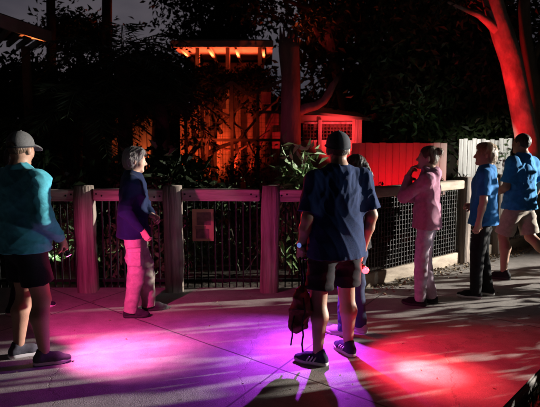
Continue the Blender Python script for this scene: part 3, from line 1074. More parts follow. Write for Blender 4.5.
# sign on the bars
sg = thing('information_sign', tuple(PX(203, 242, pfY - 0.05)), 'tan printed information board with two pictures hung on the black railing', 'sign')
a, b = PX(192, 209, pfY - 0.06), PX(214, 241, pfY - 0.06)
cx, cz, w, h_ = (a[0] + b[0]) / 2, (a[2] + b[2]) / 2, b[0] - a[0], a[2] - b[2]
mb = MB(); mb.box((cx, pfY - 0.06, cz), (w, 0.014, h_), None, 0.004); mb.build('board', M['poster'], sg)
mb = MB(); mb.box((cx + 0.01, pfY - 0.0695, cz + h_ * 0.2), (w * 0.66, 0.003, h_ * 0.40)); mb.build('picture', M['posterdark'], sg)
mb = MB(); mb.box((cx - 0.005, pfY - 0.0695, cz - h_ * 0.27), (w * 0.62, 0.003, h_ * 0.30), None, 0.001); mb.build('picture', M['posterdark'], sg)
mb = MB()
for q in range(3):
    mb.box((cx - 0.03, pfY - 0.0685, cz - h_ * (0.04 + 0.035 * q)), (w * 0.5, 0.002, 0.006))
mb.build('print_lines', M['posterdark'], sg)


# ------------------------------------------------------------------ vegetation
def leaf_arrays(cen, dirs, L, Wd, fold=0.3):
    """cen (n,3) leaf bases, dirs (n,3) unit, L, Wd (n,)"""
    n = len(cen)
    r = rng.normal(0, 1, (n, 3))
    side = np.cross(dirs, r); side /= np.linalg.norm(side, axis=1, keepdims=True) + 1e-9
    up = np.cross(side, dirs)
    tip = cen + dirs * L[:, None] - up * (L * 0.12)[:, None]
    mid = cen + dirs * (L * 0.45)[:, None]
    a = mid + side * (Wd / 2)[:, None] + up * (Wd * fold)[:, None]
    b = mid - side * (Wd / 2)[:, None] + up * (Wd * fold)[:, None]
    V = np.stack([cen, a, tip, b], 1).reshape(-1, 3)
    F = np.arange(4 * n).reshape(n, 4)
    return V, F


def rdir(n):
    d = rng.normal(0, 1, (n, 3))
    return d / np.linalg.norm(d, axis=1, keepdims=True)


def clump_leaves(clumps, n, spread, L, aspect=0.45, droop=0.3):
    clumps = np.asarray(clumps, float)
    k = rng.integers(0, len(clumps), n)
    off = rng.normal(0, 1, (n, 3)) * spread * rng.uniform(0.5, 1.3, (len(clumps), 1))[k]
    off[:, 2] *= 0.75
    d = rdir(n) + off / (np.linalg.norm(off, axis=1, keepdims=True) + 1e-6) * 0.8
    d[:, 2] -= droop
    d /= np.linalg.norm(d, axis=1, keepdims=True)
    ln = L * rng.uniform(0.6, 1.35, n)
    return leaf_arrays(clumps[k] + off, d, ln, ln * aspect)


def ell_points(c, r, n, shell=0.45):
    d = rdir(n)
    q = rng.uniform(shell, 1, n) ** 0.6
    return np.asarray(c) + d * q[:, None] * np.asarray(r)


def limb(a, b, r0, r1, bend=0.15, n=7):
    a, b = np.asarray(a, float), np.asarray(b, float)
    L = np.linalg.norm(b - a)
    o1, o2 = rng.normal(0, bend * L * 0.5, 3), rng.normal(0, bend * L * 0.5, 3)
    pts = []
    for t in np.linspace(0, 1, n):
        pts.append(a + (b - a) * t + o1 * math.sin(PI * t) + o2 * math.sin(2 * PI * t) * 0.5)
    return pts, list(np.linspace(r0, r1, n))


def tree(name, base, crown_c, crown_r, label, leaf=M['leafdark'], bark=M['darkbark'], nl=3500, L=0.16, clumps=40, r0=0.18, group=None, spread=0.38, cat='tree', fork=6, aspect=0.45):
    t = thing(name, tuple(base), label, cat, group)
    mb = MB()
    base = np.asarray(base, float); cc = np.asarray(crown_c, float)
    pts, rad = limb(base - [0, 0, 0.1], cc - [0, 0, crown_r[2] * 0.35], r0 * 1.15, r0 * 0.6, 0.06, 9)
    rad[0] *= 1.3
    mb.tube(pts, rad, 10, 0.06)
    cl = ell_points(cc, crown_r, clumps)
    for q in range(fork):
        tgt = cl[rng.integers(0, len(cl))]
        p2, r2 = limb(pts[-1 - (q % 3)], tgt, r0 * 0.45, r0 * 0.08, 0.15, 6)
        mb.tube(p2, r2, 6, 0.05)
    mb.build('trunk', bark, t, True)
    V, F = clump_leaves(cl, nl, spread, L, aspect)
    np_mesh('crown', V, F, leaf, t, False)
    return t


def frond(mb_list, base, az, length, rise, droop, lf_len, n=26, width=0.022):
    """a pinnate frond; returns V,F for leaflets and appends the spine"""
    dirh = np.array([math.cos(az), math.sin(az), 0])
    pts = []
    for t in np.linspace(0, 1, 12):
        pts.append(np.asarray(base) + dirh * length * (t * 0.95) + np.array([0, 0, 1]) * length * (rise * t - droop * t * t))
    mb_list.tube(pts, list(np.linspace(0.012, 0.003, 12)), 5)
    P = np.array(pts)
    ts = np.linspace(0.12, 1, n)
    cen, dr, ln = [], [], []
    sd = np.cross(dirh, [0, 0, 1])
    for t in ts:
        x = t * 11; i = min(int(x), 10); f_ = x - i
        p = P[i] * (1 - f_) + P[i + 1] * f_
        tg = unit(P[i + 1] - P[i])
        for s_ in (1, -1):
            d = unit(sd * s_ * 1.0 + tg * 0.75 + np.array([0, 0, random.uniform(-0.35, 0.1)]))
            cen.append(p); dr.append(d); ln.append(lf_len * (math.sin(PI * min(1, t * 0.85 + 0.12)) * 0.8 + 0.25) * random.uniform(0.85, 1.1))
    ln = np.array(ln)
    return leaf_arrays(np.array(cen), np.array(dr), ln, np.full(len(ln), width) * (0.7 + ln))


def cat_vf(parts):
    Vs, Fs, o = [], [], 0
    for V, F in parts:
        Vs.append(V); Fs.append(F + o); o += len(V)
    return np.concatenate(Vs), np.concatenate(Fs)


def palm(name, base, trunk_h, nf, length, label, leaf=M['leafdark'], rise=(0.2, 1.1), droop=0.8, lf_len=0.28, cat='palm', group=None, r0=0.11):
    t = thing(name, tuple(base), label, cat, group)
    base = np.asarray(base, float)
    top = base + [random.uniform(-0.1, 0.1), 0, trunk_h]
    mb = MB()
    mb.tube(limb(base - [0, 0, 0.1], top, r0 * 1.2, r0, 0.03, 10)[0], [r0 * (1.25 - 0.03 * i) * (1 + 0.08 * (i % 2)) for i in range(10)], 10, 0.08)
    mb.build('trunk', M['darkbark'], t, True)
    mb = MB(); parts = []
    for q in range(nf):
        parts.append(frond(mb, top, 2 * PI * q / nf + random.uniform(-0.2, 0.2), length * random.uniform(0.8, 1.15),
                           random.uniform(*rise), droop * random.uniform(0.8, 1.2), lf_len))
    mb.build('frond_stems', M['leafdark'], t, True)
    V, F = cat_vf(parts)
    np_mesh('fronds', V, F, leaf, t, False)
    return t


def blade_plant(name, base, n, length, width, label, leaf=M['leafbright'], cat='plant', group=None, spread=1.0, up=0.9):
    """a rosette of long arching leaf blades, each one a bent strip"""
    t = thing(name, tuple(base), label, cat, group)
    V, F = [], []
    for q in range(n):
        az = random.uniform(0, 2 * PI); el = random.uniform(0.25, up)
        L = length * random.uniform(0.6, 1.15); w = width * random.uniform(0.7, 1.2)
        dh = np.array([math.cos(az), math.sin(az), 0]); sd = np.array([-dh[1], dh[0], 0])
        b = np.asarray(base) + dh * random.uniform(0, 0.06)
        o = len(V)
        S = 7
        for k in range(S):
            u = k / (S - 1)
            p = b + dh * L * spread * (0.25 * u + 0.55 * u * u * (1.2 - el)) + np.array([0, 0, L * (el * u * 1.1 - 0.55 * u ** 2.4)])
            ww = w * math.sin(PI * (0.12 + 0.88 * u)) * 0.5 + 0.001
            V += [p - sd * ww + [0, 0, ww * 0.35], p, p + sd * ww + [0, 0, ww * 0.35]]
        for k in range(S - 1):
            c0 = o + k * 3
            F += [(c0, c0 + 1, c0 + 4, c0 + 3), (c0 + 1, c0 + 2, c0 + 5, c0 + 4)]
    np_mesh('leaves', np.array(V), np.array(F), leaf, t, True)
    return t


def shrub(name, base, r, hgt, nl, L, label, leaf=M['leaf'], cat='shrub', group=None, stems=7, aspect=0.5, clumps=22, spread=0.12):
    t = thing(name, tuple(base), label, cat, group)
    base = np.asarray(base, float)
    cl = ell_points(base + [0, 0, hgt * 0.55], (r, r, hgt * 0.48), clumps, 0.3)
    mb = MB()
    for q in range(stems):
        p, rd = limb(base + [random.uniform(-0.05, 0.05), random.uniform(-0.05, 0.05), -0.05], cl[q % len(cl)], 0.016, 0.004, 0.15, 6)
        mb.tube(p, rd, 5)
    mb.build('stems', M['darkbark'], t, True)
    V, F = clump_leaves(cl, nl, spread, L, aspect)
    V[:, 2] = np.maximum(V[:, 2], base[2] + 0.01)
    np_mesh('foliage', V, F, leaf, t, False)
    return t


GZ = -0.14


def gp(px, Y, z=GZ):
    return np.array([PX(px, 140, Y)[0], Y, z])


# plants right behind the railing
shrub('leafy_shrub', gp(130, 7.5), 0.42, 0.95, 800, 0.13, 'broad leaved green shrub behind the railing, left of the grey haired person', M['leafbright'])
shrub('leafy_shrub', gp(62, 7.9), 0.5, 1.0, 900, 0.12, 'dark leafy shrub behind the railing, right of the man in teal', M['leaf'])
blade_plant('strap_leaf_plant', gp(66, 7.7, 0.75), 26, 0.5, 0.05, 'small rosette of strap leaves showing above the rail beside the teal shirt', M['leaf'])
blade_plant('strap_leaf_plant', gp(45, 8.2, 1.35), 30, 0.55, 0.05, 'rosette of narrow leaves above the grey cap', M['leaf'])
shrub('leafy_shrub', gp(180, 7.6), 0.35, 0.75, 500, 0.10, 'low dark shrub behind the information board', M['leaf'])
shrub('leafy_shrub', gp(237, 7.9), 0.7, 1.2, 900, 0.07, 'fine leaved bush in front of the orange lit cage', M['leaf'])
shrub('broad_leaf_plant', gp(301, 7.45, 0.7), 0.22, 1.05, 300, 0.17, 'bushy bright leaved plant rising over the rail beside the broken trunk', M['leafbright'], spread=0.09, aspect=0.32, clumps=16)
blade_plant('broad_leaf_plant', gp(300, 7.40, 0.95), 40, 0.85, 0.085, 'bright green broad leaved plant at the foot of the broken tree trunk', M['leafbright'], up=1.0, spread=0.7)
blade_plant('broad_leaf_plant', gp(285, 7.3, 0.1), 24, 0.62, 0.07, 'pale green arching plant low behind the railing near the broken trunk', M['leafbright'], up=1.0, spread=0.7)
shrub('leafy_shrub', gp(299, 7.55), 0.26, 1.45, 520, 0.12, 'upright leafy shrub under the bright broad leaved plant', M['leaf'])
for k_, (px, Y, r_, h_, lb) in enumerate([(5, 8.6, 0.9, 2.0, 'tall dark shrub at the far left behind the teal shirted man'),
                                         (95, 8.4, 0.8, 1.9, 'tall dark shrub behind the second timber post'),
                                         (150, 8.8, 0.8, 2.3, 'tall dark shrub behind the grey haired person'),
                                         (172, 8.2, 0.5, 2.2, 'narrow dark shrub left of the orange lit cage')]):
    shrub('tall_shrub', gp(px, Y), r_, h_ * 0.72, 1500, 0.15, lb, M['leafdark'], clumps=34, spread=0.2, group='dark shrubs behind the railing')

# palms and cycads, black against the sky at left
palm('feather_palm', gp(130, 9.5), 3.2, 22, 1.5, 'feathery palm with arching fronds dark against the sky', rise=(0.1, 1.0), lf_len=0.4)
palm('feather_palm', gp(92, 8.8), 2.35, 20, 1.3, 'lower dark palm left of the tall feathery palm', rise=(0.0, 0.9), lf_len=0.36)
palm('feather_palm', gp(160, 10.2), 2.5, 18, 1.3, 'small dark palm close to the orange lit cage', rise=(0.0, 0.9), lf_len=0.36)
palm('feather_palm', gp(30, 9.6), 1.9, 20, 1.4, 'dark palm under the wooden shelter roof', rise=(0.0, 0.9), lf_len=0.36)

# trees
tree('broadleaf_tree', gp(64, 14), PX(30, -165, 14), (1.5, 1.5, 1.0), 'slender dark tree stem at the upper left, leaning slightly left', nl=1500, L=0.2, r0=0.13)
tree('broadleaf_tree', gp(98, 14), PX(128, -165, 14), (1.4, 1.4, 0.9), 'slender dark tree stem at the upper left, leaning slightly right', nl=1500, L=0.2, r0=0.14)
tree('dark_bush_tree', gp(75, 15), PX(79, 33, 15), (0.7, 0.7, 0.35), 'round dark treetop between the two stems at upper left', nl=2600, L=0.15, spread=0.25, r0=0.12)
for px_, py_, Y_, rx_, rz_, lb_ in ((22, 96, 11.5, 0.9, 0.6, 'dense dark bushy tree under the shelter roof'),
                                     (70, 92, 12.5, 1.0, 0.6, 'dense dark bushy tree between the shelter and the feathery palm'),
                                     (112, 90, 12.0, 0.9, 0.6, 'dense dark bushy tree behind the feathery palm'),
                                     (155, 86, 13.0, 0.8, 0.65, 'dense dark bushy tree left of the hut with glowing eaves')):
    tree('dark_bush_tree', gp(px_, Y_), PX(px_, py_, Y_), (rx_, 0.8, rz_), lb_, nl=3600, L=0.15, spread=0.24, r0=0.1, clumps=40, group='bushy trees massed at the left')
tree('broadleaf_tree', gp(206, 20), PX(206, 10, 20), (1.7, 1.7, 1.9), 'big dense tree standing behind the hut with the orange eaves', nl=6500, L=0.22, clumps=60, r0=0.25, spread=0.36)
tree('broadleaf_tree', gp(350, 17.2), PX(322, -12, 15.5), (2.3, 1.8, 1.6), 'tree whose leafy branches hang over the broken trunk', nl=4600, L=0.17, clumps=55, r0=0.2, spread=0.3)
tree('broadleaf_tree', gp(395, 17.5), PX(395, 26, 17.5), (3.1, 2.0, 2.5), 'large dark tree above the red shed', nl=15000, L=0.26, clumps=110, r0=0.22, spread=0.5)
tree('broadleaf_tree', gp(452, 14), PX(450, 60, 14), (1.7, 1.6, 2.3), 'dark green tree left of the red lit trunk', nl=8000, L=0.18, clumps=70, r0=0.2, spread=0.4, leaf=M['leaf'])
tree('broadleaf_tree', gp(475, 17), PX(478, 90, 17), (2.2, 1.5, 2.0), 'dark leafy tree behind the whitewashed boards', nl=7000, L=0.18, clumps=60, r0=0.2, spread=0.4, leaf=M['leaf'])
tree('broadleaf_tree', gp(545, 16), PX(538, 72, 16), (1.7, 1.5, 1.9), 'leafy tree at the right edge behind the red lit trunk', nl=6000, L=0.18, clumps=55, r0=0.2, spread=0.38, leaf=M['leaf'])

# far belt of trees: each its own, copies of three
protos = []
k_ = 0
labels_far = 'distant dark tree in the belt behind the enclosure'
xs_far = np.linspace(-24, 24, 20)
for i, x in enumerate(xs_far):
    Y = 27 + random.uniform(-2, 4)
    if i < 3:
        hh = 4.4
        t = tree('distant_tree', (x, Y, GZ), (x, Y, GZ + hh * 0.56), (2.0, 1.8, hh * 0.46), labels_far, nl=3600, L=0.36, clumps=60, r0=0.2, group='distant belt of trees', spread=0.55, fork=4)
        protos.append(t)
    else:
        t = copy_tree(protos[i % 3])
        t.location = (x, Y, GZ)
        t.rotation_euler = (0, 0, random.uniform(0, 6))
    sc_ = random.uniform(0.85, 1.15)
    t.scale = (1.15, 1.15, sc_)


# the broken trunk in the middle
sn = thing('broken_tree', tuple(gp(290, 9)), 'tall bark covered trunk snapped off at the top, lit red along its right edge', 'tree')
mb = MB()
pts = [PX(x, y, 9) for x, y in ((291, 262), (290, 230), (290, 190), (290, 150), (291, 110), (291, 75), (289, 50), (289, 40))]
mb.tube(pts, [0.22, 0.19, 0.175, 0.165, 0.16, 0.155, 0.165, 0.16], 18, 0.05)
for q in range(11):
    a = 2 * PI * q / 11
    b = pts[-1] + np.array([math.cos(a) * 0.125, math.sin(a) * 0.125, -0.05])
    mb.tube([b, b + [random.uniform(-.03, .03), 0, random.uniform(0.12, 0.3)]], [0.04, 0.008], 6)
mb.build('trunk', M['bark'], sn, True)
mb = MB()
mb.tube([PX(x, y, 9.0) for x, y in ((297, 112), (306, 108), (316, 106), (324, 101), (329, 93), (333, 85), (338, 78))], [0.085, 0.075, 0.068, 0.062, 0.06, 0.052, 0.03], 10, 0.05)
mb.build('branch', M['bark'], sn, True)

# the red-lit leaning tree at right
rt = thing('leaning_tree', tuple(gp(541, 9.6)), 'leaning smooth barked forked trunk glowing red at the right', 'tree')
mb = MB()
pp = [(541, 262), (537, 215), (533, 180), (529, 150), (523, 118), (517, 88), (511, 60), (503, 36), (497, 16), (490, -10), (482, -40)]
mb.tube([PX(x, y, 9.6) for x, y in pp], [0.26, 0.22, 0.20, 0.19, 0.185, 0.18, 0.178, 0.18, 0.165, 0.15, 0.12], 18, 0.035)
mb.build('trunk', M['palebark'], rt, True)
mb = MB()
mb.tube([PX(x, y, 9.6 - d) for x, y, d in ((506, 42, 0), (497, 30, .05), (488, 22, .1), (479, 15, .15), (466, 10, .2), (448, 2, .3))], [0.11, 0.085, 0.065, 0.05, 0.035, 0.02], 10, 0.04)
mb.build('branch', M['palebark'], rt, True)
cl = np.array([PX(x, y, 9.6 + d) for x, y, d in ((470, -25, 0), (455, -15, .4), (440, -8, -.3), (490, -50, .3), (510, -45, -.3), (462, 2, .1))])
V, F = clump_leaves(cl, 700, 0.28, 0.13)
np_mesh('crown', V, F, M['leafdark'], rt, False)
r2 = thing('slender_tree', tuple(gp(540, 9.9)), 'thinner dark red trunk beside the leaning red tree', 'tree')
mb = MB()
pp = [(548, 262), (545, 200), (541, 150), (537, 100), (531, 70), (526, 40), (524, 10), (526, -30)]
mb.tube([PX(x, y, 10.4) for x, y in pp], [0.13, 0.12, 0.12, 0.115, 0.11, 0.105, 0.10, 0.09], 14, 0.04)
mb.build('trunk', M['bark'], r2, True)
mb = MB()
mb.tube([PX(x, y, 10.4) for x, y in ((530, 68), (540, 45), (552, 10))], [0.07, 0.055, 0.04], 8, 0.04)
mb.build('branch', M['bark'], r2, True)

# ------------------------------------------------------------------ buildings in the enclosure
# the hut with orange eaves
HY = 16.0
hb = thing('timber_hut', tuple(gp(225, HY)), 'hut with a broad dark roof whose eaves glow orange behind the cage', 'hut')
a, b = PX(178, 52, HY), PX(269, 52, HY)
ze = a[2]
mb = MB()
xm0, xm1 = a[0] + 0.05, b[0] - 0.05
RV = [(a[0] - 0.1, HY - 0.5, ze + 0.10), (b[0] + 0.1, HY - 0.5, ze + 0.10), (b[0] + 0.1, HY + 3.5, ze + 0.10), (a[0] - 0.1, HY + 3.5, ze + 0.10),
      (a[0] - 0.1, HY - 0.5, ze + 0.24), (b[0] + 0.1, HY - 0.5, ze + 0.24), (b[0] + 0.1, HY + 3.5, ze + 0.24), (a[0] - 0.1, HY + 3.5, ze + 0.24),
      (a[0] + 0.6, HY + 1.5, ze + 0.62), (b[0] - 0.6, HY + 1.5, ze + 0.62)]
mb.add(RV, [(3, 2, 1, 0), (0, 1, 5, 4), (1, 2, 6, 5), (2, 3, 7, 6), (3, 0, 4, 7), (4, 5, 9, 8), (6, 7, 8, 9), (5, 6, 9), (7, 4, 8)])
mb.build('roof', M['roof'], hb)
mb = MB()
for t in np.linspace(0.06, 0.94, 4):
    x = a[0] + (b[0] - a[0]) * t
    mb.beam((x, HY - 0.48, ze + 0.045), (x, HY + 2.1, ze + 0.045), 0.07, 0.10)
mb.build('rafters', M['shedwood'], hb)
mb = MB()
mb.box(((a[0] + b[0]) / 2, HY + 2.2, (ze + GZ) / 2), (b[0] - a[0] - 0.3, 0.12, ze - GZ))
mb.build('wall', M['darkwood'], hb)
mb = MB()
mb.beam((a[0] - 0.12, HY - 0.53, ze + 0.13), (b[0] + 0.12, HY - 0.53, ze + 0.13), 0.04, 0.17); mb.build('fascia', M['shedwood'], hb)
for t in (0.22, 0.55, 0.90):
    x = a[0] + (b[0] - a[0]) * t
    mb = MB(); mb.beam((x, HY - 0.1, GZ), (x, HY - 0.1, ze + 0.09), 0.11, 0.11); mb.build('post', M['shedwood'], hb)

tree('dark_bush_tree', gp(215, 14.8), PX(212, 82, 14.8), (0.75, 0.4, 0.30), 'dark leafy treetop just under the glowing eaves of the hut', nl=2600, L=0.13, spread=0.16, r0=0.08, clumps=30)
tree('dark_bush_tree', gp(256, 14.9), PX(256, 82, 14.9), (0.5, 0.4, 0.26), 'small dark treetop under the right end of the glowing eaves', nl=1700, L=0.13, spread=0.15, r0=0.08, clumps=22)
# the animal cage lit orange
CY = 12.4
cg = thing('animal_cage', tuple(gp(232, CY)), 'wooden framed wire cage with boarded back, lit orange, full of branches', 'cage')
zb = GZ
xl, xr = PX(184, 140, CY)[0], PX(284, 140, CY)[0]
mb = MB()
def fr(p, q, w=0.07):
    mb.beam(p, q, w, w)
zt1, zt2 = PX(205, 100, CY)[2], PX(272, 80, CY)[2]
ztl = PX(184, 108, CY)[2]
for px in (186, 207, 232, 258, 283):
    x = PX(px, 140, CY)[0]
    zt = {186: ztl, 207: PX(207, 98, CY)[2], 232: PX(232, 84, CY)[2], 258: PX(258, 92, CY)[2], 283: PX(283, 82, CY)[2]}[px]
    fr((x, CY, zb), (x, CY, zt))
for pa, pb in (((186, 108), (232, 82)), ((232, 82), (248, 95)), ((248, 95), (284, 80)), ((186, 140), (284, 140)), ((246, 112), (284, 112))):
    mb.beam(PX(*pa, CY), PX(*pb, CY), 0.084 + 0.004 * (pa[1] % 3), 0.064)
mb.build('frame', M['darkwood'], cg)
mb = MB()
BY = CY + 2.4
for i, x in enumerate(np.arange(PX(180, 140, BY)[0], PX(292, 140, BY)[0], 0.16)):
    if i % 7 in (3, 5):
        continue
    mb.box((x + 0.08, BY + random.uniform(-0.03, 0.03), 1.2 + random.uniform(-0.25, 0.1)), (0.15, 0.03, 2.8 + random.uniform(-0.3, 0.2)))
mb.build('back_boards', M['oldboard'], cg)
mb = MB()
for z in np.arange(0.0, 2.6, 0.10):
    mb.beam((xl, CY + 0.045, z), (xr, CY + 0.045, z), 0.006, 0.006)
for x in np.arange(xl, xr, 0.10):
    mb.beam((x, CY + 0.05, zb), (x, CY + 0.05, 2.55), 0.006, 0.006)
mb.build('wire_mesh', M['wire'], cg)
mb = MB()
for px, py, w, h_ in ((272, 118, 0.34, 0.34), (278, 140, 0.3, 0.42), (266, 98, 0.24, 0.3)):
    p = PX(px, py, CY + 1.6)
    mb.box(p, (w, 0.25, h_), None, 0.02)
mb.build('nest_boxes', M['oldboard'], cg)
brs = [((188, 160), (210, 128), (226, 118), (248, 100)), ((196, 172), (212, 150), (238, 140), (262, 112)), ((205, 178), (216, 140), (222, 108), (236, 92)),
       ((230, 175), (236, 150), (232, 120), (240, 100)), ((186, 142), (214, 146), (240, 150), (270, 130)), ((250, 170), (256, 150), (268, 130), (280, 100)),
       ((214, 110), (232, 118), (244, 132), (258, 160)), ((190, 128), (200, 140), (206, 158), (210, 178)), ((222, 132), (214, 122), (212, 112), (218, 104)),
       ((262, 112), (270, 108), (276, 100), (282, 98))]
mb = MB()
for q, br in enumerate(brs):
    dY = CY + 0.5 + 0.16 * (q % 6)
    P0 = [PX(x, y, dY) for x, y in br]
    pts = []
    for i in range(len(P0) - 1):
        for t in (0, 0.5):
            pts.append(P0[i] * (1 - t) + P0[i + 1] * t + rng.normal(0, 0.03, 3))
    pts.append(P0[-1])
    r_ = random.uniform(0.035, 0.065)
    mb.tube(pts, list(np.linspace(r_, r_ * 0.4, len(pts))), 8, 0.06)
mb.build('perch_branches', M['bark'], cg, True)
mb = MB(); parts = []
cl_ = [PX(x, y, CY - 0.12) for x, y in ((186, 112), (192, 122), (188, 138), (200, 104), (214, 96), (190, 158), (236, 168), (246, 160), (258, 170), (262, 150), (228, 170), (252, 108))]
V, F = clump_leaves(cl_, 900, 0.13, 0.10)
np_mesh('creeper_leaves', V, F, M['leafdark'], cg, False)
for px, Y, z, n, lb in ((190, 11.6, 0.4, 500, 'leafy creeper at the left foot of the orange lit cage'), (248, 11.4, 0.1, 500, 'scrubby bush before the middle of the orange lit cage')):
    shrub('leafy_shrub', gp(px, Y), 0.5, 1.3, n, 0.10, lb, M['leaf'])

# boards and lamp added so orange light shows through the leaves further left
os_ = thing('glow_boards', tuple(gp(132, 13.6)), 'added boards catching orange lamp light behind the dark leaves at left', 'screen')
mb = MB()
for i, x in enumerate(np.arange(PX(112, 140, 13.6)[0], PX(152, 140, 13.6)[0], 0.17)):
    mb.box((x + 0.08, 13.6 + random.uniform(-0.02, 0.02), 1.25 + random.uniform(-0.1, 0.1)), (0.155, 0.03, 2.7))
mb.build('boards', M['oldboard'], os_)
for z in (0.5, 2.2):
    mb = MB(); mb.beam((PX(112, 140, 13.66)[0], 13.66, z), (PX(152, 140, 13.66)[0], 13.66, z), 0.05, 0.1); mb.build('crossbar', M['darkwood'], os_)

# the red shed
SY = 14.5
sd_ = thing('red_shed', tuple(gp(335, SY)), 'small shed with a latticed window glowing red under a sloping eave', 'shed')
L0, R0 = PX(298, 117, SY), PX(362, 121, SY)
mb = MB()
zw = PX(335, 122, SY)[2]
W0, W1 = PX(303, 122, SY)[0], PX(356, 122, SY)[0]
zs0, zs1 = PX(330, 141, SY)[2], PX(330, 123, SY)[2]
xw0, xw1 = PX(304, 130, SY)[0], PX(352, 130, SY)[0]
mb.box(((L0[0] + R0[0]) / 2, SY + 0.05, (GZ + zs0) / 2), (R0[0] - L0[0], 0.1, zs0 - GZ))
mb.box(((L0[0] + R0[0]) / 2, SY + 0.05, zs1 + 0.10), (R0[0] - L0[0], 0.1, 0.2))
mb.box(((xw1 + R0[0]) / 2, SY + 0.05, (zs0 + zs1) / 2), (R0[0] - xw1, 0.1, zs1 - zs0))
mb.box((R0[0] - 0.05, SY + 1.2, (GZ + zs1 + 0.2) / 2), (0.1, 2.2, zs1 + 0.2 - GZ))
mb.build('wall', M['shedwood'], sd_)
mb = MB()
E0, E1 = PX(298, 113, SY - 0.5), PX(372, 121, SY - 0.5)
B0, B1 = E0 + [0, 3.2, 0.35], E1 + [0, 3.2, 0.35]
th = np.array([0, 0, 0.07])
mb.add([E0, E1, B1, B0, E0 + th, E1 + th, B1 + th, B0 + th], [(3, 2, 1, 0), (0, 1, 5, 4), (1, 2, 6, 5), (2, 3, 7, 6), (3, 0, 4, 7), (4, 5, 6, 7)])
mb.build('roof', M['shedwood'], sd_)
mb = MB()
for px in (320, 357):
    x = PX(px, 130, SY - 0.06)[0]
    mb.box((x, SY - 0.06, (GZ + zs1 + 0.08) / 2), (0.09, 0.09, zs1 + 0.08 - GZ))
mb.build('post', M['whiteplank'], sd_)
wn = MB()
for z in (zs0, zs1):
    wn.beam((xw0, SY - 0.02, z), (xw1, SY - 0.02, z), 0.05, 0.05)
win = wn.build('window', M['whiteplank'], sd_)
mb = MB()
for x in np.arange(xw0, xw1, 0.085):
    mb.beam((x, SY + 0.03, zs0), (x, SY + 0.03, zs1), 0.014, 0.014)
for z in np.linspace(zs0, zs1, 6)[1:-1]:
    mb.beam((xw0, SY + 0.03, z), (xw1, SY + 0.03, z), 0.014, 0.014)
mb.build('lattice', M['darkwood'], win)
mb = MB(); mb.box(((xw0 + xw1) / 2, SY + 0.5, (zs0 + zs1) / 2), (xw1 - xw0, 0.03, zs1 - zs0 + 0.3)); mb.build('inner_wall', M['darkwood'], sd_)

# red boarded wall
WY = 11.2
rw = thing('board_wall', tuple(gp(407, WY)), 'plain vertical board wall glowing bright red behind the wire mesh fence', 'wall')
mb = MB()
xa, xb = PX(352, 143, WY)[0], PX(441, 143, WY)[0]
ztop = PX(400, 143, WY)[2]
for x in np.arange(xa, xb, 0.135):
    mb.box((x + 0.0675, WY + random.uniform(-0.006, 0.006), (GZ + ztop) / 2 + random.uniform(-0.006, 0.006)), (0.128, 0.03, ztop - GZ))
mb.build('boards', M['planks'], rw)
for z in (ztop - 0.2, 0.3):
    mb = MB(); mb.beam((xa, WY + 0.04, z), (xb, WY + 0.04, z), 0.05, 0.09); mb.build('crossbar', M['planks'], rw)

# low hedge hiding the foot of the red wall
for k_, px in enumerate((358, 378, 398, 418, 438, 456)):
    shrub('clipped_shrub', gp(px, 10.15), 0.30, 0.98, 800, 0.10, 'low dark shrub of the row under the red board wall', M['leafdark'], group='low shrubs under the red board wall', clumps=26, spread=0.13)

# whitewashed boards
GY = 10.4
wg = thing('board_gate', tuple(gp(483, GY)), 'whitewashed upright board gate lit white behind the short haired woman', 'gate')
mb = MB()
xa, xb = PX(459, 140, GY)[0], PX(509, 140, GY)[0]
ztop = PX(483, 139, GY)[2]
for x in np.arange(xa, xb, 0.082):
    mb.box((x + 0.041, GY + random.uniform(-0.008, 0.008), (GZ + ztop) / 2 + random.uniform(-0.03, 0.02)), (0.070, 0.024, ztop - GZ))
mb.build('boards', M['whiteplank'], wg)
for z in (1.3, 0.4):
    mb = MB(); mb.beam((xa, GY + 0.04, z), (xb, GY + 0.04, z), 0.04, 0.09); mb.build('crossbar', M['darkwood'], wg)
shrub('leafy_shrub', gp(503, 10.0), 0.28, 1.75, 420, 0.08, 'thin leafy shrub in front of the whitewashed gate', M['leafdark'], spread=0.1)
blade_plant('strap_leaf_plant', gp(463, 9.7, 1.0), 18, 0.35, 0.03, 'spiky plant by the lower left corner of the whitewashed gate', M['leafdark'])
dk = thing('dark_hut', tuple(gp(425, 13.0)), 'unlit dark hut with a low roof behind the red board wall', 'hut')
mb = MB(); a, b = PX(380, 118, 15.5), PX(468, 118, 15.5)
mb.box(((a[0] + b[0]) / 2, 16.5, (a[2] + GZ) / 2), (b[0] - a[0], 2.0, a[2] - GZ)); mb.build('wall', M['roof'], dk)
mb = MB(); mb.box(((a[0] + b[0]) / 2, 16.5, a[2] + 0.05), (b[0] - a[0] + 0.5, 2.6, 0.1)); mb.build('roof', M['roof'], dk)

# shelter roof at the upper left
LY = 9.2
ls = thing('wooden_shelter', tuple(gp(-10, LY)), 'wooden shelter with a sloping roof edge lit orange at the upper left', 'shelter')
A0, A1 = PX(-40, 6, LY - 1.2), PX(50, 36, LY + 0.8)
A0b, A1b = A0 + [-1.2, 3.0, 0.3], A1 + [-2.2, 2.4, 0.3]
th = np.array([0, 0, 0.10])
mb = MB()
mb.add([A0, A1, A1b, A0b, A0 + th, A1 + th, A1b + th, A0b + th], [(3, 2, 1, 0), (0, 1, 5, 4), (1, 2, 6, 5), (2, 3, 7, 6), (3, 0, 4, 7), (4, 5, 6, 7)])
mb.build('roof', M['roof'], ls)
mb = MB(); dA = unit(A1 - A0)
off = np.array([0.02, -0.03, 0.0])
mb.beam(A0 + off - [0, 0, 0.03], A1 + off - [0, 0, 0.03], 0.04, 0.2); mb.build('fascia', M['shedwood'], ls)
mb = MB()
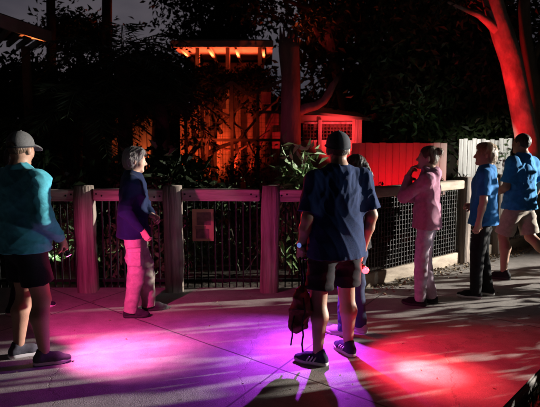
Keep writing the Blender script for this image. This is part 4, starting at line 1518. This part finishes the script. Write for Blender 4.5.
for q in range(7):
    p = A0 + (A1 - A0) * (q + 0.5) / 7
    mb.beam(p - [0, 0, 0.07], p + [-1.3, 2.3, 0.1], 0.06, 0.1)
mb.build('rafters', M['shedwood'], ls)
for px, dy in ((-14, 0.3), (30, 1.2)):
    b = gp(px, LY + dy)
    mb = MB(); mb.beam(b, (b[0], b[1], 3.4), 0.12, 0.12); mb.build('post', M['darkwood'], ls)

# ------------------------------------------------------------------ ground cover
def litter(n, fn_pos, size, name, label):
    cen = np.array([fn_pos() for _ in range(n)])
    d = rdir(n); d[:, 2] *= 0.25; d /= np.linalg.norm(d, axis=1, keepdims=True)
    ln = size * rng.uniform(0.5, 1.4, n)
    V, F = leaf_arrays(cen, d, ln, ln * 0.5, 0.25)
    V[:, 2] = np.maximum(V[:, 2], 0.002)
    o = np_mesh(name, V, F, M['litter'], None, False)
    tag(o, label, 'leaf litter', kind='stuff')


litter(700, lambda: FC + fd * random.uniform(0.1, 5.0) + fn * abs(random.gauss(0.16, 0.10)) + [0, 0, random.uniform(0.004, 0.03)], 0.045, 'leaf_litter',
       'dry fallen leaves along the foot of the wire mesh fence')
litter(90, lambda: np.array([random.uniform(-2.5, 3.0), random.uniform(3.4, 6.3), 0.006]), 0.022, 'leaf_specks', 'tiny leaf crumbs scattered over the paving')


# grass in the bed at the lower right
en = np.array([ed[1], -ed[0], 0])
def bedp(u, v, z=GZ):
    p = e1 + ed * u + en * v
    return np.array([p[0], p[1], z])
nu, nv = 60, 40
BV = np.array([bedp(-2.0 + 9.0 * i / (nu - 1), 0.02 + 3.4 * j / (nv - 1), -0.085 + (0 if j == 0 else random.uniform(-0.02, 0.025))) for i in range(nu) for j in range(nv)])
ii, jj = np.meshgrid(np.arange(nu - 1), np.arange(nv - 1), indexing='ij'); a_ = (ii * nv + jj).ravel()
gb = np_mesh('garden_bed', BV, np.stack([a_, a_ + nv, a_ + nv + 1, a_ + 1], 1), M['soil'])
gb['kind'] = 'structure'
n = 6500
cen = np.array([bedp(random.uniform(-1.0, 2.2), 0.03 + abs(random.gauss(0, 0.45)), -0.09) for _ in range(n)])
d = rng.normal(0, 0.35, (n, 3)); d[:, 2] = 1; d /= np.linalg.norm(d, axis=1, keepdims=True)
ln = rng.uniform(0.025, 0.075, n)
V, F = leaf_arrays(cen, d, ln, np.full(n, 0.008), 0.1)
tag(np_mesh('grass', V, F, M['grass'], None, False), 'short grass in the bed at the lower right corner', 'grass', kind='stuff')

# shrubs added out of view in the same bed to stripe the path with shade
for k_, (x, y, r_, h_, nl) in enumerate(((4.9, 4.55, 0.22, 1.2, 420), (5.2, 5.2, 0.22, 1.35, 520), (5.0, 5.72, 0.17, 1.2, 520), (5.4, 6.15, 0.22, 1.3, 420), (5.5, 6.75, 0.32, 2.1, 420), (6.3, 7.6, 0.2, 1.0, 300))):
    shrub('shade_shrub', (x, y, GZ), r_, h_, nl, 0.13, 'added leafy shrub out of view, breaking lamp light into stripes', M['leaf'], group='added shrubs shading the path', spread=0.09, stems=9)


hg = thing('hedge', (3.9, 3.0, GZ), 'added clipped hedge out of view, shading lower bodies from the lamp', 'hedge')  # added unseen blocker keeping the second path lamp off the legs
cl_ = [np.array([3.9 + random.uniform(-0.2, 0.2), random.uniform(1.3, 4.4), random.uniform(0.0, 1.2)]) for q in range(100)]
V, F = clump_leaves(cl_, 12000, 0.12, 0.10, 0.6)
V[:, 2] = np.clip(V[:, 2], GZ + 0.01, 1.36)
np_mesh('foliage', V, F, M['leaf'], hg, False)
mb = MB()
for q in range(12):
    mb.tube([(3.9, 1.4 + 0.26 * q, GZ - 0.05), (3.9 + random.uniform(-.05, .05), 1.4 + 0.26 * q, 0.9)], [0.02, 0.008], 5)
mb.build('stems', M['darkbark'], hg, True)

# ================================================================== PEOPLE
def arm_down(sd, e=(0.235, -0.03, 1.13), w=(0.25, 0.06, 0.88), u=(0.0, 0.15, -1), n=None, curl=(22, 28, 20), th=0.5):
    return ((e[0] * sd, e[1], e[2]), (w[0] * sd, w[1], w[2]), (u[0] * sd, u[1], u[2]), n or (-sd * 0.9, 0.3, 0), curl, th)


# 1 man in teal, left
A = G(22, 359); Bp = G(52, 362)
I1 = make_person('man in grey baseball cap, teal long sleeved shirt and dark shorts at the far left', (-1.89, 4.24), -46, 1.77, dict(
    seed=3, bw=1.17, tw=15, hd=16, nod=-4, skin=M['skindark'],
    arms={1: ((0.275, -0.03, 1.14), (0.245, 0.15, 0.95), (-0.15, 0.6, -0.7), (-0.55, -0.1, -0.5), (60, 70, 45), 1.0), -1: arm_down(-1)},
    legs={1: ((0.125, 0.065, 0.50), (0.165, 0.05, 0.09), -22), -1: ((-0.10, 0.03, 0.50), (-0.125, -0.03, 0.09), -12)},
    top=dict(mat=M['teal'], sleeve='long', loose=0.008, hem=0.87, belly=True, amp=0.010, freq=36, dirs=[(0.7, 0.1, 0.6), (-0.5, 0.2, 0.75), (0.2, 0.1, 0.95)]),
    bottom=dict(kind='shorts', mat=M['shorts'], name='shorts', len=0.70, wide=0.016),
    shoe=M['shoegrey'], cap=dict(mat=M['capgrey'], gap=True, band=M['charcoal']), hair=dict(style='buzz', mat=M['hairbrown'], amp=0.002)))
report('teal 22,150 / sh 53,190', I1)

# 0 person in black behind him
p0 = G(46, 311)
I0 = make_person('person all in black mostly hidden behind the man in teal', (p0[0] - 0.23, p0[1]), -80, 1.66, dict(
    seed=21, arms={1: arm_down(1), -1: arm_down(-1)},
    legs={1: ((0.10, 0.06, 0.49), (0.13, -0.06, 0.09), -15), -1: ((-0.08, 0.10, 0.49), (-0.10, 0.12, 0.09), 4)},
    top=dict(mat=M['black'], sleeve='long', hem=0.84, name='jumper'), bottom=dict(kind='long', mat=M['black']),
    shoe=M['shoedark'], hair=dict(style='bob', mat=M['hairdark'])))
report('black', I0)

# 2 grey haired person, navy jacket
p2 = G(144, 314)
I2 = make_person('grey haired person in navy jacket and pale cargo trousers leaning at the timber barrier', (p2[0] - 0.09, p2[1]), -80, 1.64, dict(
    seed=5, bw=1.0, tw=0, hd=5, nod=-6, lean=0.05,
    arms={1: ((0.24, -0.06, 1.13), (0.22, 0.12, 0.92), (0, 0.45, -0.9), (-0.8, 0.5, 0), (38, 45, 30), 0.7),
          -1: ((-0.23, 0.10, 1.14), (-0.10, 0.19, 1.04), (0.5, 0.6, -0.1), (0.4, -0.1, -0.6), (40, 50, 30), 0.8)},
    legs={1: ((0.10, 0.035, 0.49), (0.105, -0.03, 0.09), -6), -1: ((-0.09, 0.12, 0.49), (-0.10, 0.15, 0.09), 8)},
    top=dict(mat=M['navyjacket'], sleeve='long', loose=0.016, hem=0.84, name='jacket', collar=True, amp=0.012),
    bottom=dict(kind='long', mat=M['khaki'], wide=0.014, pocket=True, amp=0.011),
    shoe=M['charcoal'], solem=M['soledark'], hair=dict(style='full', mat=M['hairgrey'])))
report('grey 138,165 ; wr 152,243 ; raised 163,190', I2)

# 3 man in dark cap, centre
p3 = (G(314, 362) + G(358, 360)) / 2
I3 = make_person('man in dark cap, navy tee and black shorts with striped trainers, seen from behind', (p3[0] - 0.01, p3[1] + 0.03), 24, 1.77, dict(
    seed=7, bw=1.09, tw=-4, hd=-14, nod=4, hs=1.0, vox=0.006, skin=M['skindark'], shift=0.02,
    arms={-1: ((-0.255, -0.03, 1.13), (-0.265, 0.05, 0.90), (0.0, 0.2, -1), (0.8, 0.5, 0.1), (55, 60, 40), 0.8),
          1: ((0.265, -0.06, 1.13), (0.25, 0.03, 0.85), (-0.05, 0.2, -1), (-0.8, 0.5, 0.1), (55, 65, 45), 0.9)},
    legs={-1: ((-0.135, 0.02, 0.50), (-0.165, -0.03, 0.09), 42), 1: ((0.125, 0.04, 0.50), (0.155, 0.05, 0.09), 2)},
    top=dict(mat=M['navy'], sleeve='short', loose=0.020, hem=0.82, amp=0.012, slen=0.86, freq=36, dirs=[(0.9, 0.05, 0.08), (0.8, 0.0, -0.25), (0.75, 0.2, 0.3)]),
    bottom=dict(kind='shorts', mat=M['shorts'], name='shorts', len=0.80, wide=0.018),
    shoe=M['shoedark'], stripes=True, watch=-1, watchdir=(-0.6, -0.8, 0), cap=dict(mat=M['capdark']), hair=dict(style='buzz', mat=M['hairdark'], amp=0.002)))
report('cap 337,148; sh 310,182 372,188; wr 301,248 367,262; an 314,352 357,350', I3)

# 4 companion partly hidden
p4 = (G(354, 330) + G(368, 338)) / 2
I4 = make_person('dark haired woman in jeans and pale trainers half hidden by a man in a cap', (p4[0] - 0.075, p4[1]), 48, 1.59, dict(
    seed=9, bw=0.96, tw=0, hd=10,
    arms={1: ((0.235, -0.05, 1.13), (0.20, 0.14, 1.0), (-0.3, 0.8, -0.3), (-0.6, 0.1, -0.6), (50, 60, 40), 0.8),
          -1: ((-0.22, 0.02, 1.12), (-0.15, 0.22, 1.0), (0.3, 0.9, -0.2), (0.5, 0, -0.7), (60, 65, 45), 0.9)},
    legs={1: ((0.095, 0.02, 0.49), (0.10, -0.02, 0.09), -4), -1: ((-0.09, 0.03, 0.49), (-0.10, 0.05, 0.09), 8)},
    top=dict(mat=M['black'], sleeve='short', loose=0.01, hem=0.86, slen=0.8), bottom=dict(kind='long', mat=M['jeans'], name='jeans'),
    shoe=M['shoewhite'], hair=dict(style='ponytail', mat=M['hairdark'])))
report('comp 364,168 ; feet 352,330 368,337', I4)

# 5 woman in rose
p5 = G(431, 304)
I5 = make_person('woman with a dark bun in rose sweatshirt and pale trousers, hand raised to her face', (p5[0] - 0.07, p5[1]), 62, 1.655, dict(
    seed=13, bw=0.97, tw=6, hd=6, nod=4,
    arms={-1: ((-0.16, 0.24, 1.20), (-0.06, 0.20, 1.44), (0.25, -0.30, 0.9), (0.2, -0.7, 0.1), (30, 40, 30), 0.6),
          1: ((0.17, 0.20, 1.17), (0.02, 0.22, 1.40), (-0.1, -0.25, 0.9), (-0.2, -0.7, 0.1), (30, 40, 30), 0.6)},
    legs={1: ((0.085, 0.03, 0.49), (0.085, -0.05, 0.09), -8), -1: ((-0.085, 0.03, 0.49), (-0.085, 0.04, 0.09), 6)},
    top=dict(mat=M['rose'], sleeve='long', loose=0.014, hem=0.86, name='sweatshirt', hood=True, amp=0.011),
    bottom=dict(kind='long', mat=M['palegrey'], wide=0.002, amp=0.010),
    shoe=M['black'], solem=M['soledark'], hair=dict(style='bun', mat=M['hairbrown'])))
report('rose 424,160; elbow 411,190; an 432,298', I5)

# 6 woman in blue tee
p6 = (G(472, 299) + G(488, 294)) / 2
I6 = make_person('short haired woman in blue tee and black trousers in profile before the whitewashed gate', (p6[0], p6[1]), 62, 1.68, dict(
    seed=15, bw=0.98, tw=0, hd=14, nod=3,
    arms={-1: ((-0.22, -0.02, 1.13), (-0.235, 0.02, 0.89), (0.0, 0.2, -1), (0.8, 0.4, 0), (25, 30, 20), 0.5),
          1: ((0.25, -0.05, 1.14), (0.20, 0.16, 1.02), (-0.5, 0.7, 0), (-0.7, -0.5, 0), (35, 40, 30), 0.6)},
    legs={1: ((0.10, 0.02, 0.49), (0.115, -0.06, 0.09), -8), -1: ((-0.09, 0.04, 0.49), (-0.10, 0.05, 0.09), 10)},
    top=dict(mat=M['blue'], sleeve='short', loose=0.012, hem=0.84, slen=0.8, amp=0.011),
    bottom=dict(kind='long', mat=M['black'], wide=0.006), shoe=M['black'], solem=M['sole'],
    hair=dict(style='full', mat=M['hairblond'])))
report('blue 483,157 an 472,292 488,288', I6)

# 7 man in bright blue, stepping
p7 = G(507, 279)
I7 = make_person('man in bright blue tee and khaki shorts stepping along the path at the right edge', (p7[0] + 0.10, p7[1] - 0.02), 40, 1.80, dict(
    seed=17, bw=1.08, tw=-6, hd=-2, nod=6, skin=M['skindark'],
    arms={-1: ((-0.24, 0.03, 1.13), (-0.18, 0.22, 1.02), (0.2, 0.8, -0.1), (0.7, -0.2, -0.5), (40, 45, 30), 0.6),
          1: ((0.28, -0.06, 1.14), (0.26, 0.04, 0.90), (0, 0.2, -1), (-0.8, 0.4, 0), (25, 30, 20), 0.5)},
    legs={-1: ((-0.10, 0.13, 0.52), (-0.11, 0.10, 0.09), 20), 1: ((0.12, -0.09, 0.52), (0.13, -0.42, 0.21), 0, -35)},
    top=dict(mat=M['blue2'], sleeve='short', loose=0.018, hem=0.86, slen=0.82, amp=0.012),
    bottom=dict(kind='shorts', mat=M['khaki'], name='shorts', len=0.92, wide=0.016),
    shoe=M['black'], solem=M['soledark'], hair=dict(style='buzz', mat=M['hairdark'], amp=0.002)))
report('bright 517,150 an 507,272', I7)

# ------------------------------------------------------------------ held things and their light
def grip(I, sd, fwd=0.07):
    return I['toW'](I['HC'][sd])


# red torch, right hand of the man in the dark cap
w3 = grip(I3, 1)
loc_r = w3 + np.array([0.020, -0.018, -0.016])
red_hot = G(424, 371)
L, d = flashlight(loc_r, red_hot, M['redlens'], 'small torch with glowing red head held in a right hand, shining red on the paving', glow=True)
RED = (1.0, 0.05, 0.065)
spot('red_torch_beam', L, red_hot, RED, 1000, 34, 1.0, 0.012)
spot('red_torch_beam', L, red_hot, RED, 230, 58, 1.0, 0.012)
spot('red_torch_spill', L, G(446, 366), (1.0, 0.02, 0.075), 72, 104, 0.5, 0.012)

# pink torch, right hand of the man in teal
w1 = grip(I1, 1)
loc_p = w1
pink_hot = G(120, 353)
L, d = flashlight(loc_p, pink_hot, M['pinklens'], 'torch in the right hand of the man in teal, shining pink on the paving')
spot('pink_torch_beam', L, pink_hot, (1.0, 0.20, 0.58), 260, 72, 1.0, 0.012)
spot('pink_torch_spill', L, (-1.05, 5.65, 0.0), (1.0, 0.05, 0.34), 112, 108, 0.35, 0.012)

# purple torch, companion
w4 = grip(I4, -1)
loc_u = w4
pur_hot = G(304, 350)
L, d = flashlight(loc_u, pur_hot, M['purplelens'], 'torch held low by the dark haired woman, shining purple on the paving')
PUR = (0.52, 0.05, 1.0)
spot('purple_torch_beam', L, pur_hot, PUR, 260, 74, 1.0, 0.012)
spot('purple_torch_spill', L, G(280, 348), PUR, 100, 112, 0.5, 0.012)

# bag hanging from the left hand of the man in the dark cap
wl = I3['toW'](I3['WR'][-1])
bgc = PX(300, 311, wl[1] - 0.02)
bag = thing('bag', tuple(bgc), 'dark red drawstring bag hanging by black straps beside the dark shorts', 'bag')
V, Q = sdf_mesh([E((-0.005, 0, -0.05), (0.082, 0.06, 0.12), None, 0.05), E((0.012, 0.0, 0.06), (0.062, 0.05, 0.10), None, 0.05), C((0.0, 0, 0.10), (0.015, 0, 0.185), 0.05, 0.022, 0.05), E((-0.035, -0.01, -0.11), (0.05, 0.045, 0.06), None, 0.04), C((0.05, 0.0, 0.10), (0.055, -0.02, -0.02), 0.022, 0.03, 0.04)], 0.007)
V = relax(V, Q, 2); N = vnormals(V, Q); V = V + N * folds(V, 0.014, 77, [(0.8, 0.3, 0.2), (0.5, 0.5, -0.6), (0.2, 0.2, 0.9)], 62)[:, None]
np_mesh('pouch', V, Q, M['bag'], bag, True, local=True)
mb = MB()
hnd = wl + np.array([0.0, 0.0, -0.10])
mb.tube([hnd + [-0.01, 0, 0.02], (hnd + bgc) / 2 + [0.012, 0, 0.05], bgc + [0.01, 0, 0.15]], 0.009, 6)
mb.tube([hnd + [0.015, -0.01, 0.02], (hnd + bgc) / 2 + [0.03, -0.01, 0.05], bgc + [0.02, -0.01, 0.14]], 0.008, 6)
mb.build('carry_strap', M['strap'], bag, True)
mb = MB()
mb.tube([bgc + [0.02, -0.055, 0.12], bgc + [0.034, -0.075, 0.02], bgc + [0.012, -0.075, -0.08], bgc + [0.022, -0.07, -0.17], bgc + [0.012, -0.066, -0.24], bgc + [0.020, -0.06, -0.30]], 0.007, 6)
mb.build('loose_strap', M['strap'], bag, True)
mb = MB()
mb.tube([bgc + [-0.045, -0.05, -0.02], bgc + [-0.066, -0.066, -0.10], bgc + [-0.060, -0.055, -0.17], bgc + [-0.072, -0.05, -0.255]], 0.006, 6)
mb.build('loose_strap', M['strap'], bag, True)
mb = MB(); mb.box(bgc + [0.018, -0.070, -0.09], (0.026, 0.010, 0.018), None, 0.003); mb.build('buckle', M['plastic'], bag, True)
mb = MB(); mb.tube([bgc + [-0.06, -0.045, 0.02], bgc + [-0.02, -0.066, 0.035], bgc + [0.03, -0.062, 0.03], bgc + [0.066, -0.035, 0.01]], 0.0045, 6); mb.build('zip', M['strap'], bag, True)

# ================================================================== OTHER LAMPS (the enclosure's floodlights, the path lamps, added fills)
spot('path_lamp', (17.8, 9.6, 3.15), (0.0, 5.2, 0.5), (1.0, 0.94, 0.86), 46000, 20, 0.6, 0.06)
spot('path_lamp', (14.0, 1.2, 2.4), (0.2, 5.0, 0.95), (0.82, 0.92, 1.0), 1350, 19, 0.6, 0.10)
spot('tree_flood', (3.55, 8.9, 0.35), PX(516, 100, 9.6), (1.0, 0.012, 0.018), 380, 44, 0.8, 0.05)
spot('tree_flood', (3.45, 8.75, 0.3), PX(503, 22, 9.6), (1.0, 0.012, 0.018), 900, 26, 0.9, 0.05)
spot('shed_flood', (1.9, 12.7, 0.8), PX(338, 132, SY), (1.0, 0.045, 0.055), 560, 46, 1.0, 0.05)
for px_, pw_ in ((372, 26), (402, 36), (432, 22)):
    spot('wall_flood', PX(px_, 173, 10.5) + [0, 0, -0.42], PX(px_, 172, WY), (1.0, 0.005, 0.016), pw_, 112, 0.9, 0.05)
spot('shed_flood', (1.9, 12.3, 0.7), PX(338, 117, SY - 0.5), (1.0, 0.05, 0.06), 260, 22, 1.0, 0.05)
spot('foliage_fill', gp(48, 7.35, 0.05), PX(60, 110, 9.2), (0.80, 1.0, 0.82), 34, 100, 0.9, 0.05)  # added green fill for the dark plants, not a known lamp
spot('foliage_fill', (3.2, 11.6, 1.75), (2.9, 15.5, 4.2), (0.75, 1.0, 0.80), 6, 100, 0.9, 0.05)  # second added fill, for the trees behind the red wall
spot('cage_lamp', PX(196, 182, CY + 0.9), PX(204, 146, BY), (1.0, 0.105, 0.025), 260, 78, 1.0, 0.05)
spot('cage_lamp', PX(240, 178, CY + 0.7), PX(232, 125, BY), (1.0, 0.06, 0.02), 150, 84, 1.0, 0.05)
spot('cage_front_lamp', PX(190, 184, CY - 1.3), PX(226, 132, CY + 0.4), (1.0, 0.085, 0.025), 230, 56, 1.0, 0.05)
spot('glow_boards_lamp', PX(140, 178, 12.9), PX(135, 130, 13.6), (1.0, 0.17, 0.05), 60, 100, 0.9, 0.05)
spot('cage_red_lamp', PX(272, 165, CY + 0.7), PX(275, 115, CY + 1.7), (1.0, 0.02, 0.03), 40, 70, 0.8, 0.05)
for q_ in (188, 206, 224, 242, 259):
    spot('eaves_lamp', PX(q_, 69, HY + 0.5), PX(q_, 40, HY + 0.3), (1.0, 0.095, 0.03), 210, 150, 0.7, 0.05)
spot('trunk_flood', (1.65, 8.85, 0.3), PX(298, 100, 9), (1.0, 0.03, 0.02), 210, 28, 0.8, 0.05)
spot('shelter_lamp', PX(36, 60, LY + 0.5), PX(36, 30, LY + 0.3), (1.0, 0.22, 0.06), 30, 80, 0.8, 0.05)
spot('gate_lamp', PX(478, 110, GY - 1.7), PX(484, 160, GY), (1.0, 0.97, 0.9), 300, 54, 0.7, 0.04)
spot('red_fill', (-0.55, 5.95, 1.15), (1.2, 4.4, 0.75), (1.0, 0.02, 0.03), 130, 70, 0.9, 0.03)  # added red fill for arms and legs; no visitor stands here with it
pk = bpy.data.lights.new('pink_torch_glow', 'POINT'); pk.color = (1, 0.04, 0.16); pk.energy = 2.2; pk.shadow_soft_size = 0.015
pko = bpy.data.objects.new('pink_torch_glow', pk); COL.objects.link(pko); pko.location = loc_p + np.array([0.06, 0.05, -0.13])
pl = bpy.data.lights.new('red_torch_glow', 'POINT'); pl.color = (1, 0.02, 0.03); pl.energy = 3.4; pl.shadow_soft_size = 0.012
plo = bpy.data.objects.new('red_torch_glow', pl); COL.objects.link(plo); plo.location = loc_r + np.array([0.03, -0.05, -0.045])

# ------------------------------------------------------------------ night sky and moon
w = bpy.data.worlds.new('World'); SC.world = w
w.use_nodes = True
nt = w.node_tree
bg = nt.nodes['Background']
sky = node(nt, 'ShaderNodeTexSky', sky_type='NISHITA', sun_disc=False)
SUN_EL, SUN_AZ = math.radians(4), math.radians(70)
sky.sun_elevation = SUN_EL
sky.sun_rotation = SUN_AZ
nt.links.new(sky.outputs[0], bg.inputs['Color'])
bg.inputs['Strength'].default_value = 0.0003
tc = node(nt, 'ShaderNodeTexCoord')
mp = node(nt, 'ShaderNodeMapping'); mp.inputs['Scale'].default_value = (1, 1, 2.6)
ns = node(nt, 'ShaderNodeTexNoise'); ns.inputs['Scale'].default_value = 2.6; ns.inputs['Detail'].default_value = 6
rp = node(nt, 'ShaderNodeValToRGB')
rp.color_ramp.elements[0].position = 0.35; rp.color_ramp.elements[0].color = (0.045, 0.042, 0.056, 1)
rp.color_ramp.elements[1].position = 0.68; rp.color_ramp.elements[1].color = (0.125, 0.108, 0.122, 1)
b2 = node(nt, 'ShaderNodeBackground'); b2.inputs['Strength'].default_value = 1.0
# the town's glow hangs low over the far side of the grounds and fades overhead and behind
dt = node(nt, 'ShaderNodeVectorMath', operation='DOT_PRODUCT'); dt.inputs[1].default_value = (-0.22, 0.95, 0.2)
nt.links.new(tc.outputs['Generated'], dt.inputs[0])
gm = node(nt, 'ShaderNodeMapRange', interpolation_type='SMOOTHSTEP')
gm.inputs['From Min'].default_value = 0.55; gm.inputs['From Max'].default_value = 0.95
gm.inputs['To Min'].default_value = 0.07; gm.inputs['To Max'].default_value = 1.0
nt.links.new(dt.outputs['Value'], gm.inputs['Value'])
nt.links.new(gm.outputs[0], b2.inputs['Strength'])
ad = node(nt, 'ShaderNodeAddShader')
nt.links.new(tc.outputs['Generated'], mp.inputs[0]); nt.links.new(mp.outputs[0], ns.inputs['Vector'])
nt.links.new(ns.outputs['Fac'], rp.inputs[0]); nt.links.new(rp.outputs[0], b2.inputs['Color'])
nt.links.new(bg.outputs[0], ad.inputs[0]); nt.links.new(b2.outputs[0], ad.inputs[1])
nt.links.new(ad.outputs[0], nt.nodes['World Output'].inputs['Surface'])
sl = bpy.data.lights.new('sun', 'SUN'); sl.energy = 0.004; sl.angle = math.radians(0.5); sl.color = (1, 0.95, 0.88)
so = bpy.data.objects.new('sun', sl); COL.objects.link(so)
dv = Vector((math.sin(SUN_AZ) * math.cos(SUN_EL), math.cos(SUN_AZ) * math.cos(SUN_EL), math.sin(SUN_EL)))
so.rotation_euler = (-dv).to_track_quat('-Z', 'Y').to_euler()

# ------------------------------------------------------------------ camera and output
cd = bpy.data.cameras.new('camera')
cam = bpy.data.objects.new('camera', cd)
COL.objects.link(cam)
cam.location = (0, 0, CAM_H)
cam.rotation_euler = (PI / 2 - PITCH, 0, 0)
cd.sensor_width = 36.0
cd.lens = FPX / 540.0 * 36.0
cd.clip_end = 2000
cd.dof.use_dof = True
cd.dof.focus_distance = 4.9
cd.dof.aperture_fstop = 3.2
SC.camera = cam
SC.view_settings.view_transform = 'Standard'
SC.view_settings.look = 'None'
SC.view_settings.exposure = 0.0
SC.view_settings.gamma = 1.0
SC.view_settings.use_curve_mapping = False
SC.render.engine = 'CYCLES'
SC.cycles.use_denoising = True
SC.cycles.max_bounces = 6
SC.cycles.sample_clamp_indirect = 4.0
